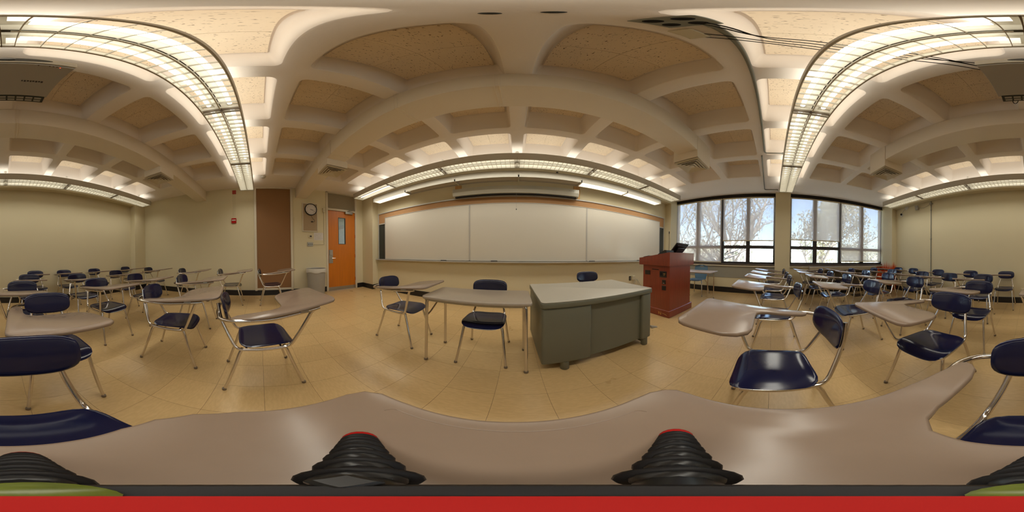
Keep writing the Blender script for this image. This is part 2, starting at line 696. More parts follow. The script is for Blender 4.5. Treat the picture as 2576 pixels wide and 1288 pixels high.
act = B(-tw / 2 + .001, -td / 2 + .001, 0, tw / 2 - .001, td / 2 - .001, .012).mesh('acoustic_tile', 'acoustic')
random.seed(4)
for cx in CX:
    for cy in CY:
        for sx_ in (-1, 1):
            for sy_ in (-1, 1):
                o = put('acoustic_tile', act, ceiling)
                o.location = (cx + sx_ * tw / 2, cy + sy_ * td / 2, ZT - .014 + random.choice((0, 0, 0, .002)))

# walls ---------------------------------------------------------------
DY0, DY1 = 1.80, 2.82       # door opening
wl = MB()
wl.box(L - .2, BK - .2, 0, L, DY0, ZT)
wl.box(L - .2, DY1, 0, L, F + .2, ZT)
wl.box(L - .2, DY0, 2.915, L, DY1, ZT)
wall_left = struct(wl.build('wall_left', 'wall_cream'))
wf = MB()
wf.box(L - .2, F, 0, R + .25, F + .2, ZT)
wf.box(L, PFY, 0, PFL, F, ZT)
wf.box(PFR, PFY, 0, R, F, ZT)
wf.box(PFL, PFY, 2.76, PFR, F, ZT)
wall_front = struct(wf.build('wall_front', 'wall_cream'))
wb = MB()
wb.box(L - .2, BK - .2, 0, R + .25, BK, ZT)
wb.box(L, BK, 0, PBL, PBY, ZT)
wb.box(PBL, BK, 2.74, PBR, PBY, ZT)
wall_back = struct(wb.build('wall_back', 'wall_cream'))
B(PBR, BK, 0, R, PBY, ZT).build('pilaster', 'wall_stained', wall_back)
W1, W2 = (-.06, 3.075), (-3.60, -.475)
SILL, HEAD = .79, 2.93
wr = MB()
wr.box(R, BK - .2, .44, R + .25, F + .2, SILL)
wr.box(R, BK - .2, HEAD, R + .25, F + .2, ZT)
wr.box(R, W1[1], SILL, R + .25, F + .2, HEAD)
wr.box(R, BK - .2, SILL, R + .25, W2[0], HEAD)
wall_right = struct(wr.build('wall_right', 'wall_stained'))
B(R - .1, W2[1], 0, R + .25, W1[0], ZT).build('pillar', 'wall_cream', wall_right)
B(R, BK - .2, 0, R + .25, F + .2, .44).build('lower_wall', 'wall_stained', wall_right)
B(R - .008, W1[0] + .001, .44, R, PFY, SILL - .03).build('grey_panel', 'wall_grey', wall_right)
for nm, x0, y0, x1, y1 in (('left', L, BK, L + .012, DY0), ('left', L, DY1, L + .012, PFY), ('front', L, PFY - .012, PFL + .012, PFY),
                           ('front', PFL, PFY, PFL + .012, F), ('front', PFL, F - .012, PFR, F), ('front', PFR - .012, PFY - .012, PFR, F),
                           ('front', PFR, PFY - .012, R, PFY), ('right', R - .012, W1[0], R, PFY), ('right', R - .012, PBY, R, W2[1]),
                           ('right', R - .112, W2[1], R - .1, W1[0]), ('back', PBL, BK, PBR, BK + .012), ('back', L, PBY, PBL + .012, PBY + .012),
                           ('back', PBR - .012, PBY, R, PBY + .012)):
    struct(B(x0, y0, 0, x1, y1, .145 if nm != 'right' else .157, bev=.003).build('baseboard_' + nm, 'base_black'))

# corridor beyond the door glass
co = MB()
co.box(-6.1, .6, 0, -6.0, 4.6, 2.8).box(-6.1, .6, -.1, L - .2, 4.6, -.002).box(-6.1, .6, 2.8, L - .2, 4.6, 2.9)
co.box(-6.1, .5, 0, L - .2, .6, 2.8).box(-6.1, 4.6, 0, L - .2, 4.7, 2.8)
corr = struct(co.build('wall_corridor', 'corridor_wall'))
B(-6.0, .7, .85, -5.97, 4.5, .93).build('handrail', 'steel', corr)
B(-6.0, .7, 1.42, -5.985, 4.5, 1.46).build('rail_strip', 'vent_dark', corr)
cl = thing('corridor_fill_lamp', 'added strip lamp lighting the corridor behind the door glass', 'lamp', (-5.3, 2.6, 2.72))  # lamp added so the corridor behind the glass is not dark
B(-.12, -.6, .03, .12, .6, .08).build('housing', 'housing_white', cl)
B(-.10, -.58, 0, .10, .58, .03).build('diffuser', 'fill_tube', cl)

# brown full-height panel in the left wall
pn = struct(empty('trim_1', (L, 0, 0)))
B(0, -.097, .19, .012, .80, 2.88).build('panel', 'brown_panel', pn)
fr = MB()
fr.box(0, -.15, .13, .035, -.09, 2.92, bev=.004).box(0, .79, .13, .035, .85, 2.92, bev=.004)
fr.box(0, -.09, 2.87, .035, .79, 2.92, bev=.004).box(0, -.09, .145, .035, .79, .195, bev=.004)
fr.build('panel_frame', 'frame_cream', pn)

# door ------------------------------------------------------------------
dr = struct(empty('door_1', (L, 1.86, 0)))
fr = MB()
fr.box(-.12, -.06, 0, .012, 0, 2.92, bev=.003).box(-.12, .905, 0, .012, .965, 2.92, bev=.003).box(-.12, 0, 2.345, .012, .905, 2.405, bev=.003)
fr.box(-.12, -.06, 2.895, .012, .965, 2.92)
fr.build('door_frame', 'frame_cream', dr)
B(-.08, 0, 2.405, -.05, .905, 2.895).build('transom_panel', 'transom', dr)
lf = MB()
lf.box(-.06, .004, .012, -.016, .34, 2.338).box(-.06, .565, .012, -.016, .90, 2.338)
lf.box(-.06, .34, .012, -.016, .565, 1.357).box(-.06, .34, 2.137, -.016, .565, 2.338)
leaf_d = lf.build('door_leaf', 'door_wood', dr)
B(-.042, .34, 1.357, -.036, .565, 2.137).build('pane', 'door_glass', leaf_d)
gf = MB()
gf.box(-.055, .33, 1.347, -.011, .345, 2.147).box(-.055, .56, 1.347, -.011, .575, 2.147).box(-.055, .345, 1.347, -.011, .56, 1.362).box(-.055, .345, 2.132, -.011, .56, 2.147)
gf.build('glazing_bead', 'window_brown', leaf_d)
B(-.016, .01, .012, -.012, .895, .105, bev=.001).build('kick_plate', 'steel', leaf_d)
hd = B(-.016, .02, .80, -.004, .145, 1.18, bev=.003).build('lock_plate', 'steel', dr)
MB().tube([(-.005, .085, .945), (.045, .085, .945), (.05, .20, .945)], .010, 8, fil=.015).build('lever', 'chrome', hd, 60)
MB().box(-.005, .04, 1.03, .012, .125, 1.165, bev=.006, seg=2).build('keypad', 'grey_plastic', hd)
cs = B(-.012, .55, 2.27, .045, .80, 2.345, bev=.006).build('door_closer', 'steel', dr)
MB().tube([(.03, .60, 2.345), (.10, .83, 2.40), (.0, .86, 2.42)], .009, 6).tube([(.03, .60, 2.35), (.06, .72, 2.40)], .008, 6).build('closer_arm', 'glide', cs, 60)
for z in (.25, .95, 1.55, 2.15):
    MB().tube([(-.008, .905, z), (-.008, .905, z + .10)], .009, 8).build('hinge', 'red_paint', dr, 60)

# windows ----------------------------------------------------------------
def window(name, y0, y1, mull, blindspec):
    w = struct(empty(name, (R, 0, 0)))
    fx0, fx1 = .05, .12
    zb, zt = .905, 2.82
    f = MB()
    f.box(fx0, y0, .85, fx1, y1, zb).box(fx0, y0, zt, fx1, y1, HEAD)
    f.box(fx0, y0, .85, fx1, y0 + .05, HEAD).box(fx0, y1 - .05, .85, fx1, y1, HEAD)
    for a, b_ in mull:
        f.box(fx0 - .01, min(a, b_), .85, fx1, max(a, b_), zt)
    f.box(fx0 - .005, y0, 1.285, fx1 - .005, y1, 1.378)
    f.build('window_frame', 'window_dark', w)
    ys = [y0 + .05] + sum([[min(m_), max(m_)] for m_ in sorted(mull, key=min)], []) + [y1 - .05]
    for i in range(0, len(ys), 2):
        for za, zc in ((zb, 1.285), (1.378, zt)):
            B(.085, ys[i] - .004, za - .004, .089, ys[i + 1] + .004, zc + .004).build('pane', 'pane_glass', w)
            if za < 1:
                MB().box(.035, (ys[i] + ys[i + 1]) / 2 - .03, 1.30, .05, (ys[i] + ys[i + 1]) / 2 + .03, 1.325, bev=.004).build('latch', 'window_brown', w)
    s = MB()
    s.box(-.03, y0 + .002, .80, .13, y1 - .002, .85, bev=.004)
    s.build('window_sill', 'window_brown', w)
    B(-.045, y0 + .002, .77, -.001, y1 - .002, .80, bev=.003).build('sill_lip', 'frame_cream', w)
    B(-.012, y0 + .002, 2.81, .05, y1 - .002, 2.925).build('shade_pocket', 'shadow_black', w)
    return w


window('window_1', W1[0], W1[1], [(2.33, 2.21), (1.54, 1.42), (.76, .65)], None)
window('window_2', W2[0], W2[1], [(-1.15, -1.27), (-1.95, -2.06), (-2.72, -2.85)], None)


def shade(y0, y1, zb, label, cord_y):
    t_ = thing('roller_shade', label, 'window shade', (R - .008, 0, 2.80), 0, 'roller shades at the windows')
    T = Matrix.Translation((.012, y0, 0)) @ Matrix.Rotation(math.radians(-90), 4, 'X')
    MB().lathe([(.022, 0), (.022, y1 - y0)], 12, T).build('roller', 'cream_plastic', t_, 60)
    B(.0145, y0 + .012, zb - 2.80, .0155, y1 - .012, .0).build('cloth', 'shade_cloth', t_)
    B(.008, y0 + .012, zb - 2.83, .022, y1 - .012, zb - 2.80, bev=.004).build('hem_bar', 'cream_plastic', t_)
    MB().tube([(.0, cord_y, -.02), (-.004, cord_y, -1.2), (-.004, cord_y - .006, -1.86), (-.004, cord_y - .012, -1.2), (-.001, cord_y - .014, -.02)], .0022, 5).build('bead_chain', 'white_plastic', t_)


shade(1.475, 3.045, .895, 'long mesh roller shade on the window nearest the whiteboard, drawn almost to the sill', 3.038)
shade(-.045, 1.455, 1.525, 'half-drawn mesh roller shade on the window left of the pillar', -.045)
shade(-1.985, -.49, 1.565, 'half-drawn mesh roller shade on the window right of the pillar', -1.99)
shade(-3.56, -2.01, .965, 'long mesh roller shade on the window nearest the back corner', -3.575)

# whiteboard wall --------------------------------------------------------
cb = thing('chalkboard', 'old dark chalkboard and cork rail showing around the whiteboard', 'chalkboard', (0, F, 0))
fr = MB()
fr.box(-3.66, -.03, 2.24, 4.10, 0, 2.27, bev=.003).box(-3.66, -.03, .88, -3.632, 0, 2.24).box(4.07, -.03, .88, 4.10, 0, 2.24)
fr.box(-3.632, -.03, 1.92, 4.07, 0, 1.95)
fr.build('frame', 'alu', cb)
B(-3.632, -.012, 1.95, 4.07, 0, 2.24).build('cork_rail', 'cork', cb)
B(-3.632, -.012, .905, 4.07, 0, 1.92).build('board', 'chalkboard', cb)
ty = MB()
ty.box(-3.69, -.10, .874, 4.10, 0, .884, bev=.002).box(-3.69, -.10, .884, 4.10, -.094, .90).box(-3.69, -.012, .884, 4.10, 0, .905)
ty.build('chalk_tray', 'alu', cb)
for x in (-3.69, 4.10):
    B(x - .005, -.105, .868, x + .005, 0, .908, bev=.003).build('tray_end', 'alu', cb)
wbd = thing('whiteboard', 'long whiteboard of three panels over the chalkboard', 'whiteboard', (0, F - .032, 0))
xs = [-3.343, -.954, 1.468, 3.839]
for a_, b_ in zip(xs, xs[1:]):
    B(a_ + .012, -.012, .92, b_ - .012, 0, 2.085).build('panel', 'board_white', wbd)
fr = MB()
fr.box(-3.343, -.018, .905, 3.839, .001, .92, bev=.002).box(-3.343, -.018, 2.085, 3.839, .001, 2.098, bev=.002)
for x in xs:
    w_ = .030 if x in xs[1:3] else .014
    fr.box(x - w_ / 2, -.018, .905, x + w_ / 2, .001, 2.098, bev=.002)
fr.build('frame', 'alu', wbd)
for x, lab in ((-1.539, 'black eraser on the marker tray under the left whiteboard panel'), (-.444, 'black eraser on the marker tray under the middle whiteboard panel'),
               (1.598, 'black eraser on the marker tray at the joint before the right whiteboard panel'), (2.989, 'black eraser on the marker tray beside the lectern')):
    e = thing('eraser', lab, 'eraser', (x, F - .053, .884), 0, 'board erasers')
    B(-.065, -.022, .008, .065, .022, .034, bev=.005).build('eraser_grip', 'black_plastic', e)
    B(-.065, -.022, 0, .065, .022, .008).build('felt', 'eraser_dark', e)
mk = thing('marker', 'white marker lying on the tray beside the left eraser', 'marker', (-1.80, F - .055, .892))
MB().tube([(0, 0, 0), (.10, .006, 0)], .0075, 8).build('marker_body', 'white_plastic', mk, 60)
MB().tube([(.10, .006, 0), (.135, .008, 0)], .0085, 8).build('marker_cap', 'ink', mk, 60)

# projection screen
ps = thing('projection_screen', 'rolled-up projection screen in a beige case above the whiteboard', 'screen', (0, F, 0))
prof = [(-.20, 2.44), (-.145, 2.455), (-.03, 2.455), (-.03, 2.28), (-.10, 2.265), (-.175, 2.29), (-.205, 2.36)]
T = Matrix(((0, 0, 1, 0), (1, 0, 0, 0), (0, 1, 0, 0), (0, 0, 0, 1)))
k_ = 1.02
prof = [(y * .75 - .0, z) for y, z in prof]
MB().prism(prof, -1.27, 1.22, T).build('case', 'screen_case', ps)
prof2 = [(y * 1.0, z) for y, z in prof]
for x0, x1 in ((-1.285, -1.262), (1.212, 1.235)):
    MB().prism([((y + .085) * 1.06 - .085, (z - 2.36) * 1.05 + 2.36) for y, z in prof2], x0, x1, T).build('end_cap', 'screen_case', ps)
B(-1.24, -.118, 2.255, 1.19, -.06, 2.275).build('slot', 'shadow_black', ps)
MB().tube([(-.01, -.12, 2.27), (-.01, -.12, 1.94)], .0015, 5).build('pull_cord', 'grey_plastic', ps)
MB().lathe([(.002, 0), (.009, .004), (.009, .02), (.003, .026)], 10, Matrix.Translation((-.01, -.12, 1.92))).build('pull_knob', 'black_plastic', ps, 60)
for x in (-1.21, 1.237):
    B(x - .07, -.022, 2.27, x + .07, 0, 2.58, bev=.003).build('mounting_board', 'pine', ps)
for k in range(5):
    B(1.02 + k * .022, -.1545, 2.385 + (k % 2) * .004, 1.034 + k * .022, -.1535, 2.40).build('print_mark', 'grey_plastic', ps)

# ------------------------------------------------------------------ suspended light runs
XJ = [-3.78, -2.52, -1.26, 0.0, 1.27, 2.55, 3.80]


def area(name, parent, size, loc, watts, flip, spread=150):
    d_ = bpy.data.lights.new(name, 'AREA')
    d_.shape = 'RECTANGLE'
    d_.size, d_.size_y = size
    d_.energy = watts
    d_.color = (1, .96, .85)
    d_.spread = math.radians(spread)
    o = bpy.data.objects.new(name, d_)
    COL.objects.link(o)
    o.parent = parent
    o.location = loc
    o.rotation_euler = (math.pi if flip else 0, 0, 0)
    return o


def light_run(yc, label, dx=0., bare_first=False, tube='tube_glass', share=(1, 1)):
    """six louvred fluorescent units in line, hung on rods; lamps shine down and up"""
    z = 2.65
    w = .32
    t_ = thing('light_run', label, 'ceiling light', (0, yc, z), 0, 'suspended fluorescent light runs')
    xj = [x + dx for x in XJ]
    h = MB()
    h.box(xj[0], -w / 2, 0, xj[-1], -w / 2 + .006, .14).box(xj[0], w / 2 - .006, 0, xj[-1], w / 2, .14)
    h.box(xj[0], -.09, .125, xj[-1], .09, .14)
    for x in xj:
        for s_ in (-1, 1):
            h.box(x - .012, s_ * .055, .118, x + .012, s_ * (w / 2 - .006), .125)
    h.build('housing', 'housing_white', t_)
    for x, s_ in ((xj[0], 1), (xj[-1], -1)):
        B(x, -w / 2, 0, x + s_ * .01, w / 2, .14).build('end_plate', 'housing_white', t_)
    rf = MB()
    for s_ in (-1, 1):     # white reflector wings beside the lamps
        rf.add([(xj[0], s_ * .055, .124), (xj[-1], s_ * .055, .124), (xj[-1], s_ * .012, .04), (xj[0], s_ * .012, .04)], [(0, 1, 2, 3)])
        rf.box(xj[0], s_ * .148, .0, xj[-1], s_ * .153, .075)
    rf.build('reflector', 'louver_white', t_)
    blade = B(-.0012, -.148, 0, .0012, .148, .036).mesh('louver_blade', 'louver_white')
    for u in range(6):
        x0, x1 = xj[u], xj[u + 1]
        if not (bare_first and u == 0):
            nb = 17
            for k in range(nb):
                o = put('louver_blade', blade, t_)
                o.location = (x0 + (x1 - x0) * (k + .5) / nb, 0, .002)
            B(x0 + .02, -.005, .0, x1 - .02, .005, .04).build('centre_spine', 'louver_white', t_)
        for s_ in (-1, 1):
            T = Matrix.Translation((x0 + .045, s_ * .082, .075)) @ Matrix.Rotation(math.radians(90), 4, 'Y')
            MB().lathe([(.019, 0), (.019, x1 - x0 - .09)], 10, T).build('lamp_tube', tube, t_, 60)
        B(x1 - .0015, -w / 2 - .001, -.001, x1 + .0015, w / 2 + .001, .05).build('joint_strip', 'glide', t_) if u < 5 else None
    area('lamp_glow', t_, (xj[-1] - xj[0] - .1, .27), ((xj[0] + xj[-1]) / 2, 0, -.004), RUN_DOWN * share[0], 0)
    area('lamp_glow', t_, (xj[-1] - xj[0] - .1, .27), ((xj[0] + xj[-1]) / 2, 0, .146), RUN_UP * share[1], 1, 170)
    for x in [xj[0] + .35] + xj[1:-1] + [xj[-1] - .35]:
        rd = MB().tube([(x, 0, .14), (x, 0, ZC - z)], .005, 6).build('hanger_rod', 'white_plastic', t_, 60)
        MB().lathe([(.03, 0), (.022, .014)], 12, Matrix.Translation((x, 0, ZC - z - .016))).build('canopy', 'housing_white', rd, 60)
    return t_


light_run(-.288, 'suspended louvred fluorescent light run over the middle of the room')
light_run(2.597, 'suspended louvred fluorescent light run before the whiteboard, louvre missing at its door end', 0, True, 'tube_glass', (.86, .58))
light_run(-3.165, 'suspended louvred fluorescent light run hung along the back wall', -.03, False, 'tube_back', (.70, .58))

# asymmetric chalkboard light, nearer the wall
ck = thing('board_light', 'narrow white board light hung close above the projection screen, partly unlit', 'board light', (0, 2.83, 2.5))
h = MB()
h.box(-3.38, 0, .0, 3.42, .006, .133).box(-3.38, .006, .127, 3.42, .10, .133)
h.add([(-3.38, .10, .133), (3.42, .10, .133), (3.42, .215, .03), (-3.38, .215, .03), (-3.38, .10, .128), (3.42, .10, .128), (3.42, .215, .025), (-3.38, .215, .025)],
      [(0, 1, 2, 3), (7, 6, 5, 4), (2, 6, 7, 3), (0, 3, 7, 4), (1, 5, 6, 2)])
h.box(-3.38, .212, 0, 3.42, .222, .03)
h.build('housing', 'housing_white', ck)
jx = [-3.38, -2.30, -1.13, .027, 1.18, 2.27, 3.42]
for x in jx:
    B(x - .012, 0, -.002, x + .012, .222, .05 if -3 < x < 3.3 else .12).build('cross_strap', 'housing_white', ck)
for i in range(6):
    x0, x1 = jx[i] + .02, jx[i + 1] - .02
    lit = i in (0, 4, 5)
    T = Matrix.Translation((x0 + .03, .09, .075)) @ Matrix.Rotation(math.radians(90), 4, 'Y')
    MB().lathe([(.013, 0), (.013, x1 - x0 - .06)], 8, T).build('lamp_tube', 'tube_glass' if lit else 'tube_off', ck, 60)
    if lit:
        B(x0, .012, .004, x1, .21, .008).build('diffuser_panel', 'diffuser', ck)
        area('board_glow', ck, (x1 - x0, .18), ((x0 + x1) / 2, .11, -.006), 2.2, 0)
for x in (-2.9, -1.2, -.3, 1.4, 2.9):
    MB().tube([(x, .05, .133), (x, .05, ZC - 2.5)], .005, 6).build('hanger_rod', 'white_plastic', ck, 60)

# ------------------------------------------------------------------ air ducts with square diffusers
def duct(label, x1, y0, y1, flanges, boxes):
    t_ = thing('air_duct', label, 'duct', (0, 0, 2.62), 0, 'painted air ducts under the ceiling')
    dm = MB()
    dm.box(L + .002, y0, 0, x1, y1, ZC - 2.62 - .001, bev=.012, seg=2)
    dm.build('duct_body', 'duct_paint', t_, 40)
    for x in flanges:
        fm = MB()
        for xx in (x - .018, x + .012):
            fm.box(xx, y0 - .004, -.004, xx + .006, y1 + .004, ZC - 2.62 - .002)
        fm.build('duct_flange', 'duct_paint', t_)
    for bx0, bx1, by0, by1, top in boxes:
        box = B(bx0, by0, -.12, bx1, by1, top, bev=.004).build('plenum_box', 'duct_paint', t_)
        cx, cy = (bx0 + bx1) / 2, (by0 + by1) / 2
        d_ = min(bx1 - bx0, by1 - by0) / 2 - .015
        B(cx - d_, cy - d_, -.135, cx + d_, cy + d_, -.1195).build('diffuser_throat', 'shadow_black', box)
        def sq(ro, ri, za, zb_):
            q = MB()
            v = [(cx + a * ro, cy + b_ * ro, za) for a, b_ in ((-1, -1), (1, -1), (1, 1), (-1, 1))] + \
                [(cx + a * ri, cy + b_ * ri, zb_) for a, b_ in ((-1, -1), (1, -1), (1, 1), (-1, 1))]
            v += [(x, y, z + .004) for x, y, z in v]
            f = []
            for i in range(4):
                j = (i + 1) % 4
                f += [(i, i + 4, j + 4, j), (i + 8, j + 8, j + 12, i + 12), (i, j, j + 8, i + 8), (i + 4, i + 12, j + 12, j + 4)]
            q.add(v, f)
            return q
        sq(d_ + .02, d_ * .93, -.137, -.142).build('diffuser_frame', 'frame_cream', box)
        for ro, ri in ((.95, .70), (.71, .46), (.47, .20)):
            sq(d_ * ro, d_ * ri, -.158, -.140).build('diffuser_vane', 'frame_cream', box)
        B(cx - d_ * .2, cy - d_ * .2, -.150, cx + d_ * .2, cy + d_ * .2, -.146).build('diffuser_core', 'frame_cream', box)
    return t_


duct('square painted air duct running across the ceiling toward the whiteboard side', 1.83, .935, 1.235, (-.843, -.12, -2.0),
     ((-2.50, -2.13, .935, 1.275, .005), (1.83, 2.24, .935, 1.30, ZC - 2.622)))
duct('square painted air duct running across the ceiling over the back rows', 1.745, -1.715, -1.425, (-.12, -2.6),
     ((-2.45, -2.06, -1.76, -1.42, .005), (1.745, 2.11, -1.77, -1.42, ZC - 2.622)))

# conduits, junction plate and cables on the ceiling
for pts, lab in (([(.26, .135, ZC - .012), (2.5, .150, ZC - .012), (2.5, -.13, ZC - .012)], 'grey metal conduit on the ceiling from the junction plate toward the windows'),
                 ([(2.6, .20, ZC - .012), (4.235, .235, ZC - .012), (4.235, -.10, ZC - .012)], 'grey metal conduit on the ceiling ending beside the window pillar')):
    t_ = thing('ceiling_conduit', lab, 'conduit', (0, 0, 0), 0, 'ceiling conduits')
    MB().tube(pts, .011, 8, fil=.06).build('pipe', 'conduit_grey', t_, 60)
    for p in (pts[0], pts[-1]):
        B(p[0] - .02, p[1] - .012, ZC - .026, p[0] + .02, p[1] + .012, ZC - .001, bev=.003).build('pipe_strap', 'conduit_grey', t_)
jp = thing('junction_plate', 'open metal junction plate with round black knockouts overhead', 'junction box', (.195, .162, ZC - .02))
B(-.055, -.055, 0, .055, .055, .0195, bev=.003).build('plate', 'conduit_grey', jp)
for x, y in ((-.025, .028), (.025, .03), (-.022, -.022), (.028, -.02)):
    MB().lathe([(.017, -.003), (.017, .002)], 16, Matrix.Translation((x, y, 0))).build('knockout', 'shadow_black', jp, 60)
bp = thing('blank_box', 'small cream surface box on the ceiling beside the junction plate', 'junction box', (.33, .215, ZC - .03))
B(-.055, -.03, 0, .055, .03, .0295, bev=.004).build('box_body', 'cream_plastic', bp)
for k, (a_, b_, lab) in enumerate((((.22, .15), (.12, -.70), 'black cable looping from the junction plate to the projector, uppermost strand'),
                                   ((.23, .13), (.10, -.72), 'second black cable from the junction plate to the projector'),
                                   ((.33, .20), (.07, -.70), 'black cable from the cream surface box to the projector'),
                                   ((.36, .23), (.13, -.74), 'outermost black cable from the cream surface box to the projector'))):
    w_ = .03 * k
    t_ = MB().tube([(a_[0], a_[1], ZC - .022), (.42 + w_, .08 - w_ * .6, ZC - .03), (.47 + w_, -.25, ZC - .05), (.36 + w_, -.50, ZC - .08), (b_[0] + .1, b_[1] + .05, 2.74), (b_[0], b_[1], 2.69)],
                   .0042, 6, fil=.2, fseg=6).build('projector_cable', 'black_rubber', None, 60)
    tag(t_, lab, 'cable', 'projector cables')
sd = thing('smoke_detector', 'round white smoke detector on the ceiling above the brown panel', 'smoke detector', (-3.556, .084, ZC))
MB().lathe([(.06, 0), (.058, -.02), (.045, -.035), (.02, -.04)], 20).build('detector_body', 'white_plastic', sd, 50)
MB().lathe([(.066, 0), (.066, -.006)], 20).build('base_ring', 'cream_plastic', sd, 50)
for x, y, lab in ((-.035, .18, 'small dark fitting in the ceiling rib overhead, door side'), (.022, .165, 'small dark fitting in the ceiling rib overhead, window side')):
    o = MB().lathe([(.012, -.004), (.009, -.010), (.003, -.012)], 12, Matrix.Translation((x, y, ZC + .001))).build('ceiling_fitting', 'vent_dark', None, 50)
    tag(o, lab, 'ceiling fitting', 'ceiling fittings')
cmr = thing('ceiling_camera', 'small dark sensor hanging behind the front light run', 'sensor', (.747, 3.0, 2.72))
MB().lathe([(.022, 0), (.022, .03), (.012, .04)], 14).build('sensor_head', 'plate_brown', cmr, 50)
B(-.012, -.012, .04, .012, .012, .0405 + .0).build('sensor_neck', 'plate_brown', cmr)
MB().tube([(0, 0, .04), (0, .03, .05), (0, .0465, .05)], .006, 6).build('sensor_bracket', 'plate_brown', cmr, 60)

# projector ---------------------------------------------------------------
pj = thing('projector', 'grey ceiling-mounted projector hanging behind the middle light run', 'projector', (-.048, -.585, 2.55))
T = None
body = MB()
body.add([(-.238, 0, .0), (.238, 0, .0), (.220, -.36, .0), (-.214, -.36, .0), (-.245, .0, .045), (.245, .0, .045), (.228, -.40, .05), (-.222, -.40, .05),
          (-.24, .0, .115), (.24, .0, .115), (.222, -.41, .115), (-.216, -.41, .115)],
         [(0, 3, 2, 1), (0, 1, 5, 4), (1, 2, 6, 5), (2, 3, 7, 6), (3, 0, 4, 7), (4, 5, 9, 8), (5, 6, 10, 9), (6, 7, 11, 10), (7, 4, 8, 11), (8, 9, 10, 11)])
body.build('projector_body', 'projector_grey', pj)
B(-.246, .0005, .018, .246, .016, .118, bev=.008, seg=2).build('front_bezel', 'projector_white', pj, 40)
lp = [(-.012 + .13 * math.cos(2 * math.pi * k / 24), .068 + .036 * math.sin(2 * math.pi * k / 24)) for k in range(24)]
Tx = Matrix(((1, 0, 0, 0), (0, 0, 1, .0155), (0, 1, 0, 0), (0, 0, 0, 1)))
ln = MB().prism(lp, 0, .003, Tx).build('lens_window', 'vent_dark', pj)
MB().lathe([(.03, 0), (.032, .006), (.024, .008)], 20, Matrix.Translation((.03, .0185, .068)) @ Matrix.Rotation(math.radians(-90), 4, 'X')).build('lens', 'black_plastic', ln, 50)
vt = B(-.205, -.445, .004, .205, -.37, .05, bev=.003).build('vent_grille', 'vent_dark', pj)
slat = B(-.022, -.010, -.0012, .022, .010, .0012).mesh('vent_slat', 'grey_plastic')
for i in range(7):
    for j in range(2):
        o = put('vent_slat', slat, vt)
        o.location = (-.165 + i * .055, -.392 - j * .030, .0035)
for k, (x, w_) in enumerate(((.0, .008), (-.014, .010), (-.029, .010), (-.043, .008), (-.056, .011), (-.071, .010), (-.085, .009), (-.099, .011))):
    B(x - w_ / 2 - .045, -.192 - .004 * (k % 2), -.0012, x + w_ / 2 - .045, -.178, .0).build('print_mark', 'ink', pj)
MB().lathe([(.003, -.002), (.003, .001)], 8, Matrix.Translation((-.18, -.012, 0))).build('status_light', 'led_red', pj)
for x in (-.165, -.15, -.135, -.09):
    B(x - .003, -.01, -.0015, x + .003, -.004, 0).build('button', 'ink', pj)
MB().tube([(.0, -.2, .115), (.0, -.2, .37)], .02, 10).tube([(-.09, -.12, .118), (.09, -.28, .118)], .01, 6).tube([(.09, -.12, .118), (-.09, -.28, .118)], .01, 6).build('ceiling_mount', 'housing_white', pj, 60)
MB().tube([(.1, -.40, .03), (.11, -.46, .0), (.13, -.47, -.02), (.145, -.44, -.01), (.13, -.41, .02)], .003, 6, fil=.02).build('cable_loop', 'black_rubber', pj, 60)

# ------------------------------------------------------------------ left wall fittings
ckp = thing('clock_backboard', 'tan framed backboard fixed to the wall behind the clock', 'wall panel', (L, 0, 0))
B(0, 1.135, 1.70, .010, 1.525, 2.465).build('backboard', 'tan_board', ckp)
fr = MB()
fr.box(0, 1.11, 1.675, .02, 1.137, 2.49, bev=.003).box(0, 1.523, 1.675, .02, 1.548, 2.49, bev=.003).box(0, 1.137, 1.675, .02, 1.523, 1.702, bev=.003).box(0, 1.137, 2.463, .02, 1.523, 2.49, bev=.003)
fr.build('backboard_frame', 'frame_cream', ckp)
clk = thing('wall_clock', 'round white wall clock with black rim showing about twenty past three', 'clock', (L + .011, 1.347, 2.302))
Tc = Matrix.Rotation(math.radians(90), 4, 'Y')
MB().lathe([(.150, 0), (.172, .008), (.174, .035), (.166, .045), (.152, .045), (.150, .030)], 40, Tc, False).build('clock_rim', 'black_plastic', clk, 50)
MB().lathe([(.152, .020), (.152, .026)], 40, Tc).build('clock_face', 'paper', clk, 50)
for k in range(12):
    a_ = math.radians(30 * (k + 1))
    Tn = Matrix(((0, 0, 1, .0275), (1, 0, 0, .122 * math.sin(a_)), (0, 1, 0, .122 * math.cos(a_)), (0, 0, 0, 1)))
    put('numeral', text_mesh(str(k + 1), .036, 'ink', Tn, 'numeral'), clk)
for ang, ln_, w_ in ((98, .080, .007), (120, .115, .005)):
    a_ = math.radians(ang)
    q = Matrix.Translation((.030, 0, 0)) @ Matrix.Rotation(-a_, 4, 'X')
    B(-.001, -w_ / 2, -.02, .001, w_ / 2, ln_, T=q).build('hand', 'ink', clk)
pc = MB().tube([(0, 1.36, 2.14), (.008, 1.40, 2.05), (.008, 1.47, 1.99), (.008, 1.44, 1.955), (.008, 1.40, 1.96)], .003, 6, fil=.02).build('cord', 'black_rubber', clk, 60)
pc.location = (.001, -1.347, -2.302)
B(0, 1.355, 1.945, .02, 1.405, 1.97, T=Matrix.Identity(4), bev=.004).build('plug', 'black_plastic', pc)
th = thing('thermostat', 'small cream thermostat with dark display left of the wall notice', 'thermostat', (L, 1.328, 1.552))
B(0, -.052, -.038, .022, .052, .038, bev=.005, seg=2).build('thermostat_body', 'cream_plastic', th)
B(.022, -.018, -.018, .0235, .038, .02).build('display', 'plate_brown', th)
nt_ = thing('notice', 'white paper notice taped to the wall beside the door', 'notice', (L, 1.57, 1.554))
B(0, -.135, -.104, .0015, .135, .104).build('sheet', 'paper', nt_)
random.seed(8)
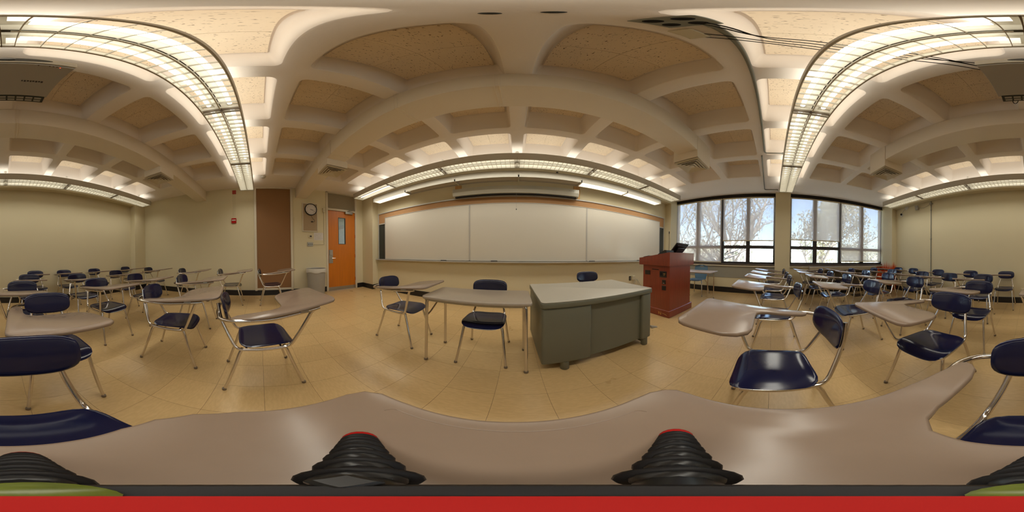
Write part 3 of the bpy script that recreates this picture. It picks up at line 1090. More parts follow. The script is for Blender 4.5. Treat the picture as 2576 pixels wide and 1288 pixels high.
for i in range(9):
    x0 = -.115
    z = .085 - i * .02
    while x0 < .10:
        w_ = random.uniform(.012, .045)
        if random.random() < .75:
            B(.0015, x0, z - .003, .0018, min(.118, x0 + w_), z + .002).build('print_line', 'grey_plastic', nt_)
        x0 += w_ + .012
sw = thing('light_switch', 'steel three-gang light switch plate below the thermostat', 'light switch', (L, 1.327, 1.335))
B(0, -.082, -.055, .014, .082, .055, bev=.004).build('switch_plate', 'steel', sw)
for y in (-.045, 0, .045):
    B(.014, y - .006, -.008, .026, y + .006, .014, bev=.002).build('toggle', 'plate_brown', sw)
sn = thing('wall_sensor', 'cream occupancy sensor on the wall left of the transom', 'sensor', (L, 1.735, 2.318))
B(0, -.042, -.062, .045, .042, .055, bev=.012, seg=2).build('sensor_body', 'cream_plastic', sn, 40)
B(.0, -.03, -.078, .05, .03, -.05, bev=.008).build('sensor_lens', 'cream_plastic', sn)
rc = MB().tube([(.008, 1.734, 2.24), (.008, 1.734, 1.331), (.008, 1.41, 1.331)], .007, 6, fil=.015).build('wire_raceway', 'frame_cream', None, 60)
rc.location = (L, 0, 0)
tag(rc, 'slim cream raceway from the wall sensor down to the light switch', 'raceway')
st = thing('alarm_box', 'dark red alarm junction box high on the wall', 'alarm box', (L, -.658, 2.795))
B(0, -.048, -.054, .035, .048, .054, bev=.004).build('box_body', 'red_paint', st)
B(.035, -.036, -.042, .037, .036, .042).build('cover_plate', 'red_paint', st)
pl = thing('fire_alarm_pull', 'red fire alarm pull station with a white handle', 'fire alarm', (L, -.677, 1.979))
B(0, -.063, -.066, .04, .063, .066, bev=.005).build('pull_body', 'red_plastic', pl)
B(.04, -.052, -.004, .05, .052, .026, bev=.004).build('pull_handle', 'white_plastic', pl)
for y0, lab in ((-.689, 'thin wire from the alarm box down to the pull station, left one'), (-.643, 'thin wire from the alarm box down to the pull station, right one')):
    w_ = MB().tube([(.004, y0, 2.745), (.004, y0 - .004, 2.04)], .0028, 6).build('alarm_wire', 'cream_plastic', None, 60)
    w_.location = (L, 0, 0)
    tag(w_, lab, 'wire', 'alarm wires')

# trash can -----------------------------------------------------------------
tc = thing('trash_can', 'round grey trash can with clear bag folded over its rim by the door', 'trash can', (-3.93, 1.39, 0))
MB().lathe([(.205, 0), (.21, .02), (.245, .66), (.255, .665), (.255, .70), (.243, .70), (.205, .03)], 32).build('can', 'grey_plastic', tc, 40)
bg = MB()
v = []
f = []
random.seed(3)
for i, (r, z) in enumerate(((.236, .60), (.248, .705), (.259, .708), (.262, .66), (.258, .61))):
    for k in range(40):
        a_ = 2 * math.pi * k / 40
        rr = r + (.004 * math.sin(a_ * 9 + i) if i > 1 else 0)
        v.append((rr * math.cos(a_), rr * math.sin(a_), z + (.012 * math.sin(a_ * 5) if i == 4 else 0)))
for i in range(4):
    for k in range(40):
        f.append((i * 40 + k, i * 40 + (k + 1) % 40, (i + 1) * 40 + (k + 1) % 40, (i + 1) * 40 + k))
bg.add(v, f)
bg.build('bag_liner', 'white_plastic', tc, 60)

# ------------------------------------------------------------------ back wall fittings
cdt = thing('wall_conduit', 'thin dark vertical conduit on the back wall', 'conduit', (2.58, BK, 0))
MB().tube([(0, .012, .15), (0, .012, 2.735)], .012, 8).build('pipe', 'conduit_grey', cdt, 60)
for z in (.7, 1.6, 2.45):
    B(-.022, 0, z, .022, .026, z + .02, bev=.003).build('pipe_strap', 'conduit_grey', cdt)
wcm = thing('security_camera', 'white dome bracket with a small dark camera on the back wall', 'camera', (3.737, BK, 2.50))
MB().lathe([(.06, 0), (.06, .012), (.03, .03)], 20, Matrix.Rotation(math.radians(-90), 4, 'X')).build('bracket', 'white_plastic', wcm, 50)
MB().lathe([(.0, 0), (.03, .008), (.036, .03), (.03, .055), (.012, .06)], 16, Matrix.Translation((-.015, .02, 0)) @ Matrix.Rotation(math.radians(-60), 4, 'X')).build('camera_ball', 'black_plastic', wcm, 50)
jb = thing('round_junction', 'round white junction cover on the back wall above the camera', 'junction box', (3.516, BK, 2.715))
MB().lathe([(.075, 0), (.075, .015), (.05, .03), (.02, .035)], 24, Matrix.Rotation(math.radians(-90), 4, 'X')).build('cover', 'white_plastic', jb, 50)
w_ = MB().tube([(3.50, .02, 2.68), (3.60, .02, 2.66), (3.70, .02, 2.58), (3.735, .02, 2.52)], .004, 6, fil=.04).build('camera_wire', 'conduit_grey', None, 60)
w_.location = (0, BK, 0)
tag(w_, 'thin wire curving from the round junction cover to the camera', 'wire')
spk = thing('wall_speaker', 'small grey box speaker tilted on the back wall', 'speaker', (3.07, BK, 2.62))
B(-.05, .03, -.07, .05, .10, .07, T=Matrix.Rotation(math.radians(-14), 4, 'X') @ Matrix.Rotation(math.radians(10), 4, 'Z'), bev=.006).build('speaker_box', 'grey_plastic', spk)
B(-.015, 0, -.02, .015, .05, .02).build('speaker_bracket', 'conduit_grey', spk)
w_ = MB().tube([(3.02, .05, 2.60), (2.86, .03, 2.56), (2.70, .03, 2.60), (2.60, .02, 2.66), (2.50, .02, 2.66), (2.53, .02, 2.62)], .004, 6, fil=.06).build('speaker_wire', 'conduit_grey', None, 60)
w_.location = (0, BK, 0)
tag(w_, 'loose grey wire from the wall speaker to the conduit', 'wire')
sb = thing('splice_box', 'small open splice box at the top of the back wall conduit', 'junction box', (2.58, BK, 2.655))
B(-.035, .0245, -.03, .035, .05, .03, bev=.004).build('box_body', 'grey_plastic', sb)
for x, z, lab in ((.129, .30, 'cream outlet cover low on the back wall behind the middle column'),):
    ob = thing('wall_outlet', lab, 'outlet', (x, BK, z))
    B(-.05, 0, -.055, .05, .03, .055, bev=.005).build('outlet_box', 'cream_plastic', ob)
    for dz in (-.022, .022):
        B(-.014, .03, dz - .012, .014, .032, dz + .012).build('socket', 'grey_plastic', ob)

# front wall outlet with adapters and cords
ob = thing('wall_outlet', 'dark wall outlet low on the front wall beside the lectern', 'outlet', (2.728, F, .441))
B(-.037, -.008, -.055, .037, 0, .055, bev=.003).build('outlet_plate', 'plate_brown', ob)
for dz in (-.02, .02):
    B(-.013, -.010, dz - .011, .013, -.008, dz + .011).build('socket', 'grey_plastic', ob)
ad_ = thing('power_adapter', 'cream plug box with hanging cords beside the dark outlet', 'power adapter', (2.835, F, .445))
B(-.05, -.05, -.05, .045, 0, .055, bev=.005).build('adapter_body', 'cream_plastic', ad_)
for dx, e in ((-.02, -.06), (.03, .10), (.04, .16)):
    MB().tube([(dx, -.05, -.02), (dx + .03, -.09, -.04), (dx + e, -.08, -.22), (dx + e + .02, -.05, -.43)], .0045, 6, fil=.05).build('power_cord', 'grey_plastic', ad_, 60)

# convector cabinet under the second window
rad = thing('convector_cabinet', 'long convector cabinet with pale top under the window right of the pillar', 'radiator', (R, 0, 0))
B(-.17, -3.25, .755, -.002, -1.02, .80, bev=.004).build('cabinet_top', 'radiator_cream', rad)
B(-.155, -3.24, .17, -.014, -1.03, .755).build('cabinet_back', 'radiator_brown', rad)
for i in range(4):
    y0 = -3.235 + i * .552
    B(-.163, y0 + .004, .20, -.155, y0 + .548, .70, bev=.003).build('front_panel', 'radiator_brown', rad)
B(-.166, -3.24, .70, -.155, -1.03, .755, bev=.002).build('top_rail', 'radiator_cream', rad)
B(-.17, -1.03, .17, -.002, -1.02, .755).build('end_panel', 'radiator_cream', rad)
B(-.13, -3.24, 0, -.02, -1.03, .17).build('plinth', 'base_black', rad)
mt = tag(B(3.80, -2.46, .0005, 4.10, -2.12, .008, bev=.003).build('floor_mat', 'mat_dark'), 'small dark rectangular mat on the floor near the convector cabinet', 'mat')

# ------------------------------------------------------------------ chair desks
OX, OY = -.065, -.28      # where the tripod's own chair desk stands
TAB = [(-.004, .181), (.055, .182), (.110, .183), (.163, .184), (.198, .182), (.224, .170), (.238, .152), (.241, .130), (.241, .043), (.242, -.031), (.242, -.128), (.241, -.273),
       (.232, -.367), (.220, -.440), (.208, -.470), (.190, -.482), (.168, -.472), (.150, -.446), (.142, -.394), (.144, -.297), (.143, -.235), (.132, -.190), (.107, -.163), (.063, -.155),
       (.006, -.154), (-.057, -.154), (-.124, -.152), (-.172, -.138), (-.210, -.098), (-.228, -.040), (-.230, .020), (-.231, .081), (-.231, .130), (-.220, .160), (-.192, .177), (-.144, .180), (-.095, .180), (-.044, .180)]
TAB = [(x - OX, y - OY) for x, y in TAB]


def tz(y):
    return .762 - .12 * (.461 - y)


def chair_parts(root, tablet=True):
    T = Matrix.Translation((0, .03, .425)) @ Matrix.Rotation(math.radians(3), 4, 'X')

    def seatf(x, y):
        z = .022 * ((x / .19) ** 2) * .5 - .006
        if y > .09:
            z -= .034 * ((y - .09) / .10) ** 2
        if y < -.13:
            z += .02 * ((-.13 - y) / .06) ** 2
        return z
    pad(MB(), .385, .375, .016, 5.0, seatf, 44, 8, T).build('seat', 'navy_plastic', root, 50)
    T = Matrix.Translation((0, -.262, .684)) @ Matrix.Rotation(math.radians(90 + 12), 4, 'X')
    pad(MB(), .372, .174, .020, 3.2, lambda x, y: -.9 * x * x + .2 * y * y - .004, 44, 7, T).build('backrest', 'navy_plastic', root, 50)
    r = .0115
    fr = MB()
    fr.tube([(-.105, -.293, .735), (-.118, -.272, .62), (-.165, -.172, .408), (-.172, .0, .405), (-.172, .165, .412)], r, 10, fil=.05)
    if tablet:
        fr.tube([(.105, -.293, .735), (.120, -.272, .62), (.185, -.172, .408), (.198, .0, .404), (.205, .165, .415), (.287, .285, .705), (.287, .335, tz(.335) - .032)], r, 10, fil=.045)
    else:
        fr.tube([(.105, -.293, .735), (.118, -.272, .62), (.165, -.172, .408), (.172, .0, .405), (.172, .165, .412)], r, 10, fil=.05)
    fr.tube([(-.172, .11, .404), (.19 if tablet else .172, .11, .404)], .009, 8).tube([(-.170, -.11, .402), (.19 if tablet else .17, -.11, .402)], .009, 8)
    fr.build('frame', 'chrome', root, 50)
    if tablet:
        MB().tube([(-.10, -.300, .668), (.10, -.298, .668), (.235, -.270, .668), (.282, -.200, .674), (.287, .02, tz(.02) - .034), (.287, .31, tz(.31) - .034)], r, 10, fil=.05).build('arm_tube', 'chrome', root, 50)
        tb = plate(MB(), TAB, lambda x, y: tz(y), .021, .007).build('tablet', 'tablet_laminate', root, 40)
        q = .436
        MB().tube([(-.090, q - .012, tz(q - .012) - .0002), (-.083, q, tz(q) - .0002), (.212, q, tz(q) - .0002), (.219, q - .012, tz(q - .012) - .0002)], .0016, 6, fil=.008).build('pencil_ridge', 'tablet_laminate', tb, 60)
        B(.266, .20, tz(.20) - .029, .308, .25, tz(.25) - .0195).build('tablet_bracket', 'steel', tb)
    lg = {}
    for sx_ in (-1, 1):
        for sy_ in (-1, 1):
            p = MB().tube([(sx_ * .160, sy_ * .135, .404), (sx_ * .170, sy_ * .155, .36), (sx_ * .205, sy_ * .25, .012)], [.0125, .0125, .0105], 10).build('leg', 'chrome', root, 50)
            MB().lathe([(.013, 0), (.015, .004), (.0135, .022)], 10, Matrix.Translation((sx_ * .206, sy_ * .2525, 0))).build('foot_glide', 'glide', p, 50)


GRP = 'tablet-arm chair desks standing in rows'
proto = empty('chair_desk')
chair_parts(proto)
# backrest positions: (x, y of backrest, yaw)
ROWS = [
    ('front', [(-3.50, -.04, 0), (-1.16, -.28, 8), None, (.80, -.31, 3), (1.78, -.31, 2), (2.60, -.30, 1), (3.26, -.30, 0), (4.08, -.30, 0)]),
    ('second', [(-3.50, -.91, 2), (-2.27, -1.22, 3), (-1.31, -1.06, 8), (-.34, -1.30, -3), (.62, -1.23, -2), (1.72, -1.23, 0), (2.62, -1.32, 0), (3.32, -1.26, 0), (4.05, -1.26, 0)]),
    ('third', [(-3.52, -1.87, 2), (-2.02, -2.0, 0), (-1.22, -1.97, 0), (-.22, -2.07, 0), (.63, -2.04, 0), (1.64, -2.00, -3), (2.42, -2.11, 0), (3.30, -2.17, 0), (4.05, -2.16, 0)]),
    ('fourth', [(-3.50, -2.92, 2), (-2.27, -2.84, 2), (-1.28, -2.73, 0), (-.435, -2.93, 0), (.83, -2.94, 0), (1.53, -2.93, -2), (2.21, -2.93, 0), (3.22, -2.94, 0), (4.04, -2.93, 0)]),
    ('back', [(-3.36, -3.715, 1), (-2.25, -3.715, 1), (-1.40, -3.715, 0), (-.70, -3.715, 0), (.51, -3.715, 0), (1.37, -3.715, 0), (2.28, -3.715, 0), (3.14, -3.715, 0), (3.78, -3.715, 0)]),
]
ORD = ['first', 'second', 'third', 'fourth', 'fifth']
used = False
for rname, chs in ROWS:
    for i, c_ in enumerate(chs):
        o = proto if not used else copy_tree(proto)
        used = True
        n = len(chs)
        if c_ is None:
            o.location = (OX, OY, 0)
            tag(o, 'navy tablet-arm chair desk in the front row with the small tripod on its tablet', 'school desk', GRP)
            continue
        x, y, yaw = c_
        a_ = math.radians(yaw)
        o.location = (x - .27 * math.sin(a_), y + .27 * math.cos(a_), 0)
        o.rotation_euler = (0, 0, a_)
        if i < 4 - (n == 8):
            where = ORD[i] + ' from the door wall'
        else:
            k = n - 1 - i
            where = 'nearest the windows' if k == 0 else ORD[k] + ' from the windows'
        if i == 0:
            where = 'nearest the door wall'
        tag(o, 'navy tablet-arm chair desk in the %s row, %s' % (rname, where), 'school desk', GRP)

# chair desk turned sideways by the whiteboard
o = copy_tree(proto)
o.location = (-1.224, 1.476, 0)
o.rotation_euler = (0, 0, math.radians(-88))
tag(o, 'navy tablet-arm chair desk turned sideways between the door and the student table', 'school desk', GRP)
sm = thing('lamp_cap', 'tiny dark object lying on the sideways chair desk tablet', 'small object', (-.80, 1.53, .733))
B(-.018, -.012, 0, .018, .012, .010, bev=.003).build('cap', 'plate_brown', sm)
B(-.008, -.006, .010, .008, .006, .014, bev=.001).build('cap_top', 'steel', sm)

plain = tag(empty('side_chair', (-.285, 1.50, 0), 180), 'navy plastic side chair tucked behind the student table', 'chair', 'plain navy chairs at the front')
chair_parts(plain, False)
o = copy_tree(plain)
o.location = (1.12, 2.19, 0)
o.rotation_euler = (0, 0, math.radians(178))
tag(o, 'navy plastic side chair standing behind the green metal desk', 'chair', 'plain navy chairs at the front')

# student table -----------------------------------------------------------------
tb = thing('student_table', 'beige student table with chrome legs beside the green metal desk', 'table', (-.33, 1.36, 0))
plate(MB(), rrect(-.432, -.225, .448, .215, .045, 5), lambda x, y: .698, .026, .007).build('tabletop', 'table_laminate', tb, 40)
ap = MB()
ap.tube([(-.40, -.165, .655), (.395, -.165, .655)], .012, 8).tube([(-.40, .20, .655), (.395, .20, .655)], .012, 8).tube([(-.405, -.18, .655), (-.405, .20, .655)], .012, 8).tube([(.40, -.18, .655), (.40, .20, .655)], .012, 8)
ap.build('apron_frame', 'steel', tb, 50)
for x, y in ((-.408, -.178), (-.408, .215), (.405, -.180), (.405, .21)):
    lg = MB().tube([(x * .96, y * .92, .664), (x * .985, y * .96, .635), (x, y, .012)], [.015, .015, .0135], 10).build('leg', 'chrome', tb, 50)
    MB().lathe([(.016, 0), (.0185, .004), (.0165, .024)], 10, Matrix.Translation((x, y, 0))).build('foot_glide', 'glide', lg, 50)
MB().tube([(-.395, .13, .648), (-.405, -.10, .52), (-.405, -.17, .50)], .008, 8).build('leg_brace', 'chrome', tb, 50)

# teacher's desk -----------------------------------------------------------------
dk = thing('teacher_desk', 'green-grey steel teacher desk with pale top', 'desk', (.186, 1.16, 0), 1.8)
plate(MB(), rrect(-.006, -.012, 1.132, .76, .03, 4), lambda x, y: .697, .006, .002).build('desktop', 'desk_top', dk, 40)
plate(MB(), rrect(-.008, -.014, 1.134, .762, .03, 4), lambda x, y: .6905, .045, .006).build('edge_band', 'desk_green', dk, 40)
B(0, 0, .095, .405, .74, .647, bev=.018, seg=3).build('pedestal', 'desk_green', dk, 40)
B(.985, 0, .095, 1.122, .74, .647, bev=.018, seg=3).build('pedestal', 'desk_green', dk, 40)
B(.40, .035, .105, .99, .055, .647).build('modesty_panel', 'desk_green', dk)
B(.402, .028, .105, .412, .04, .647, bev=.002).build('panel_seam', 'desk_green', dk)
for x in (.19, 1.055):
    sl = B(x - .03, .06, .0445, x + .03, .66, .096).build('foot_rail', 'desk_green', dk)
    for y in (.035, .68):
        MB().lathe([(.030, 0), (.036, .006), (.036, .10)], 16, Matrix.Translation((x, y, 0))).build('foot', 'desk_green', sl, 50)
for i in range(3):
    dw = B(.02, .74, .12 + i * .175, .385, .752, .285 + i * .175, bev=.004).build('drawer', 'desk_green', dk)
    B(.15, .752, .22 + i * .175, .255, .768, .235 + i * .175, bev=.003).build('handle', 'steel', dw)

# lectern --------------------------------------------------------------------------
lt = thing('lectern', 'tall cherry-red lectern with sloped top beside the green metal desk', 'lectern', (2.092, 1.522, 0), -.7)
B(0, 0, 0, .735, .68, .128, bev=.008).build('plinth', 'wood_red', lt)
B(.012, .010, .128, .665, .615, .885).build('cabinet', 'wood_red', lt)
tp = [(-.012, .884), (.69, .884), (.69, 1.008), (.64, 1.012), (.03, 1.102), (-.012, 1.106)]
Tl = Matrix(((0, 0, 1, 0), (1, 0, 0, 0), (0, 1, 0, 0), (0, 0, 0, 1)))
MB().prism(tp, -.022, .77, Tl).build('top_hood', 'wood_red', lt)


def face_plate(y0, y1, z0, z1, name, mat='plate_brown', d_=.006):
    return B(.012 - d_, y0 - 1.522, z0, .0125, y1 - 1.522, z1, bev=.0015).build(name, mat, lt)


face_plate(1.96, 2.086, .712, .787, 'blank_plate')
p2 = face_plate(1.595, 1.741, .692, .793, 'av_plate')
for dy, dz in ((1.645, .752), (1.625, .752), (1.635, .728)):
    MB().lathe([(.0065, 0), (.0065, .012), (.003, .013)], 10, Matrix.Translation((.006, dy - 1.522, dz)) @ Matrix.Rotation(math.radians(-90), 4, 'Y')).build('av_jack', 'gold', p2, 60)
B(.003, 1.685 - 1.522, .72, .0065, 1.73 - 1.522, .775).build('port', 'shadow_black', p2)
p3 = face_plate(1.611, 1.686, .580, .650, 'switch_plate')
B(.004, 1.635 - 1.522, .592, .0062, 1.665 - 1.522, .597).build('print_mark', 'white_plastic', p3)
p4 = face_plate(1.605, 1.69, .478, .552, 'power_plate')
MB().lathe([(.018, 0), (.018, .003)], 14, Matrix.Translation((.0065, 1.647 - 1.522, .515)) @ Matrix.Rotation(math.radians(-90), 4, 'Y')).build('socket', 'black_plastic', p4, 60)
sl = [(1.765, .818), (1.79, .811), (1.84, .806), (1.89, .811), (1.918, .818)]
B(.0095, 1.765 - 1.522, .808, .0125, 1.918 - 1.522, .820).build('pull_slot', 'shadow_black', lt)
# gold letter N with a swoosh
nm = MB()
nx = -.0015
nm.box(nx, 1.737 - 1.522, .032, nx + .002, 1.746 - 1.522, .082).box(nx, 1.690 - 1.522, .032, nx + .002, 1.699 - 1.522, .084)
nm.add([(nx, .224, .082), (nx, .213, .082), (nx, .168, .032), (nx, .178, .032), (nx + .002, .224, .082), (nx + .002, .213, .082), (nx + .002, .168, .032), (nx + .002, .178, .032)],
       [(0, 1, 2, 3), (7, 6, 5, 4), (0, 4, 5, 1), (1, 5, 6, 2), (2, 6, 7, 3), (3, 7, 4, 0)])
nm.build('logo_letter', 'gold', lt)
sw_ = [(nx, .156, .060), (nx, .12, .064), (nx, .088, .058), (nx, .06, .050), (nx, .045, .036)]
MB().tube(sw_, [.0012, .0015, .002, .0025, .001], 6).build('logo_swoosh', 'gold', lt, 60)
for x, y in ((.06, .06), (.68, .05), (.06, .62), (.68, .62)):
    MB().lathe([(.02, 0), (.024, .008), (.02, .02)], 12, Matrix.Translation((x, y, -.0))).build('caster', 'black_plastic', lt, 50)
mn = thing('monitor', 'black flat monitor tilted back on the lectern top', 'monitor', (2.63, 1.80, 1.074))
Tm = Matrix.Rotation(math.radians(42), 4, 'X')
B(-.21, -.012, .03, .21, .012, .285, T=Tm, bev=.006).build('screen_housing', 'black_plastic', mn)
B(-.19, .012, .05, .19, .0135, .265, T=Tm).build('screen', 'vent_dark', mn)
B(-.17, -.026, .21, .17, -.012, .245, T=Tm, bev=.003).build('back_rib', 'black_plastic', mn)
B(-.12, -.045, .05, .12, -.012, .20, T=Tm, bev=.006).build('rear_bulge', 'black_plastic', mn)
B(-.09, -.10, -.006, .09, .05, .012, T=Matrix.Rotation(math.radians(-8), 4, 'X'), bev=.004).tube([(0, -.02, .0), (0, -.06, .10)], .018, 10).build('stand', 'black_plastic', mn)
mc = thing('gooseneck_microphone', 'thin gooseneck microphone rising from the lectern top', 'microphone', (2.50, 1.86, 1.055))
MB().tube([(0, 0, 0), (.0, -.02, .20), (-.045, -.05, .36), (-.055, -.055, .41)], .004, 6, fil=.12, fseg=6).build('neck', 'black_plastic', mc, 60)
MB().tube([(-.055, -.055, .405), (-.056, -.056, .45)], [.0085, .0095], 10).build('mic_head', 'black_plastic', mc, 60)
MB().lathe([(.022, -.004), (.022, .012), (.008, .02)], 12).build('base', 'black_plastic', mc, 60)
pk = thing('control_panel', 'black wedge-shaped touch panel on the lectern top near its edge', 'control panel', (2.20, 1.70, 1.079), -.7)
Tp = Matrix.Rotation(math.radians(-8.4), 4, 'X')
MB().prism([(-.10, -.002), (.10, -.002), (.09, .012), (-.06, .058), (-.10, .05)], -.09, .11, Tp @ Tl).build('panel_body', 'black_plastic', pk)
B(-.07, -.04, .0535, .09, .07, .056, T=Tp @ Matrix.Rotation(math.radians(-17), 4, 'X') @ Matrix.Translation((0, 0, -.018))).build('panel_screen', 'vent_dark', pk)
kb = thing('keyboard', 'flat black keyboard at the low edge of the lectern top', 'keyboard', (2.36, 2.10, 1.020), -.7)
Tk = Matrix.Rotation(math.radians(-8.4), 4, 'X')
B(-.22, -.07, -.001, .22, .07, .018, T=Tk, bev=.004).build('keyboard_body', 'black_plastic', kb)
key = B(-.012, -.008, 0, .012, .008, .004, bev=.002).mesh('key', 'vent_dark')
for i in range(14):
    for j in range(4):
        o = put('key', key, kb)
        o.matrix_local = Tk @ Matrix.Translation((-.195 + i * .03, -.045 + j * .028, .018))

# door wedge on the floor
wd = MB()
wd.add([(-.025, -.05, 0), (.025, -.05, 0), (.025, .05, 0), (-.025, .05, 0), (-.022, .048, .035), (.022, .048, .035)],
       [(0, 3, 2, 1), (0, 1, 5, 4), (1, 2, 5), (2, 3, 4, 5), (3, 0, 4)])
o = wd.build('door_wedge', 'grey_plastic')
o.location = (1.678, 1.475, .0005)
o.rotation_euler = (0, 0, math.radians(70))
tag(o, 'small grey rubber door wedge on the floor between desk and lectern', 'door wedge')

# blue chair and narrow table by the window ------------------------------------------
bt = thing('window_table', 'wood-pattern narrow table with steel legs between lectern and window', 'table', (3.53, 1.72, 0))
plate(MB(), rrect(-.30, -.40, .29, .42, .03, 4), lambda x, y: .692, .024, .006).build('tabletop', 'blue_table', bt, 40)
for x, y in ((-.20, -.33), (.19, -.325), (-.20, .34), (.19, .34)):
    lg = MB().tube([(x, y, .668), (x, y, .012)], .0125, 10).build('leg', 'chrome', bt, 50)
    MB().lathe([(.014, 0), (.017, .004), (.015, .02)], 10, Matrix.Translation((x, y, 0))).build('foot_glide', 'glide', lg, 50)
for y in (-.34, .32):
    B(-.21, y, .645, .20, y + .025, .668).build('apron', 'steel', bt)
bc = thing('blue_chair', 'light blue plastic shell chair at the narrow table by the window', 'chair', (3.98, 1.95, 0), 90)
T = Matrix.Translation((0, .03, .42)) @ Matrix.Rotation(math.radians(2), 4, 'X')
pad(MB(), .42, .40, .014, 4.0, lambda x, y: .25 * x * x - (.03 * ((y - .1) / .1) ** 2 if y > .1 else 0), 40, 7, T).build('seat', 'blue_plastic', bc, 50)
# shell back with a hand grip opening
bk = MB()
nU, nV = 13, 14
vv = []
for side in (1, -1):
    for j in range(nV):
        tv = j / (nV - 1)
        z = .40 + .40 * tv
        wv = (.155 + .045 * math.sin(math.pi * min(1, tv * 1.15) * .6)) * (1 if tv < .86 else math.sqrt(max(.02, 1 - ((tv - .86) / .14) ** 2 * .85)))
        for i in range(nU):
            u = -1 + 2 * i / (nU - 1)
            vv.append((u * wv, -.20 - .06 * tv + .05 * u * u + (.012 if side < 0 else 0) * -1, z))
ff = []
hole = {(5, 11), (6, 11), (4, 11), (7, 11)}
for side in (0, 1):
    o_ = side * nU * nV
    for j in range(nV - 1):
        for i in range(nU - 1):
            if (i, j) in hole:
                continue
            q = (o_ + j * nU + i, o_ + j * nU + i + 1, o_ + (j + 1) * nU + i + 1, o_ + (j + 1) * nU + i)
            ff.append(q[::-1] if side == 0 else q)
N_ = nU * nV


def rimq(a, b_):
    ff.append((a, b_, b_ + N_, a + N_))


for j in range(nV - 1):
    rimq(j * nU, (j + 1) * nU)
    rimq((j + 1) * nU + nU - 1, j * nU + nU - 1)
for i in range(nU - 1):
    rimq((nV - 1) * nU + i, (nV - 1) * nU + i + 1)
    rimq(i + 1, i)
for i in range(4, 8):
    rimq(11 * nU + i, 11 * nU + i + 1)
    rimq(12 * nU + i + 1, 12 * nU + i)
rimq(12 * nU + 4, 11 * nU + 4)
rimq(11 * nU + 8, 12 * nU + 8)
bk.add(vv, ff)
bk.build('shell_back', 'blue_plastic', bc, 60)
for sx_ in (-1, 1):
    for sy_ in (-1, 1):
        lg = MB().tube([(sx_ * .15, sy_ * .10, .405), (sx_ * .19, sy_ * .17, .33), (sx_ * .235, sy_ * .24, .012)], .0125, 10, fil=.04).build('leg', 'chrome', bc, 50)
        MB().lathe([(.014, 0), (.018, .005), (.015, .05)], 10, Matrix.Translation((sx_ * .235, sy_ * .242, 0))).build('foot_glide', 'grey_plastic', lg, 50)
for y in (.10, -.10):
    MB().tube([(-.15, y, .404), (.15, y, .404)], .009, 8).build('seat_rail', 'chrome', bc, 50)

# ------------------------------------------------------------------ small flexible tripod under the camera
down = Rv @ Vector((0, 0, -1))
hub = Vector((0, 0, CAMZ)) + down * .150
tp_ = thing('flexible_tripod', 'small black flexible-leg tripod with red feet standing on the chair desk tablet', 'tripod', hub)


def tabz(y):
    return tz(y - OY)


MB().lathe([(.018, -.030), (.026, -.024), (.0265, -.006), (.024, 0)], 32).build('head', 'black_rubber', tp_, 50)
MB().lathe([(.0140, -.002), (.0140, .006)], 32).build('mount_disc', 'red_plastic', tp_, 50)
MB().lathe([(.0, .001), (.0095, .001), (.0095, .003), (.006, .0055), (.002, .0062)], 20, Matrix.Translation((-.003, -.0175, 0))).build('bubble_level', 'green_glass', tp_, 50)
B(-.028, .012, -.012, -.016, .024, .001, T=Matrix.Rotation(math.radians(10), 4, 'Z'), bev=.002).build('release_catch', 'black_plastic', tp_)
for fx, fy, r_ in ((-.114, .076, 1), (.124, .078, 1), (-.010, -.112, 1)):
    foot = Vector((fx, fy, tabz(fy) + .012)) - hub
    d2 = Vector((fx, fy, 0)).normalized()
    start = Vector((d2.x * .020, d2.y * .020, -.018))
    midp = (start + foot) / 2 + Vector((d2.x * .012, d2.y * .012, .006))
    pts = []
    for k in range(9):
        t = k / 8
        pts.append((1 - t) ** 2 * start + 2 * t * (1 - t) * midp + t * t * foot)
    leg = MB().tube(pts, .0085, 8)
    for k in range(1, 8):
        t = (pts[k + 1] - pts[k - 1]).normalized()
        q = t.to_track_quat('Z', 'Y').to_matrix().to_4x4()
        leg.lathe([(.004, -.009), (.0105, -.006), (.0125, 0), (.0105, .006), (.004, .009)], 14, Matrix.Translation(pts[k]) @ q)
    lo = leg.build('leg', 'black_plastic', tp_, 60)
    for k in range(1, 8):
        t = (pts[k + 1] - pts[k - 1]).normalized()
        q = t.to_track_quat('Z', 'Y').to_matrix().to_4x4()
        MB().lathe([(.011, -.0024), (.0150, -.0021), (.0162, 0), (.0150, .0021), (.011, .0024)], 18, Matrix.Translation(pts[k]) @ q).build('joint_ring', 'black_rubber', lo, 60)
    t = (pts[-1] - pts[-2]).normalized()
    q = t.to_track_quat('Z', 'Y').to_matrix().to_4x4()
    MB().lathe([(.010, -.006), (.0150, -.002), (.0165, .004), (.012, .009), (.004, .0105)], 18, Matrix.Translation(pts[-1]) @ q).build('foot_tip', 'red_plastic', lo, 60)

# ------------------------------------------------------------------ outside: ground, trees
gr = MB()
gr.add([(R + .6, -60, -3.2), (90, -60, -3.2), (90, 60, -3.2), (R + .6, 60, -3.2)], [(0, 1, 2, 3)])
struct(gr.build('ground', 'grass'))


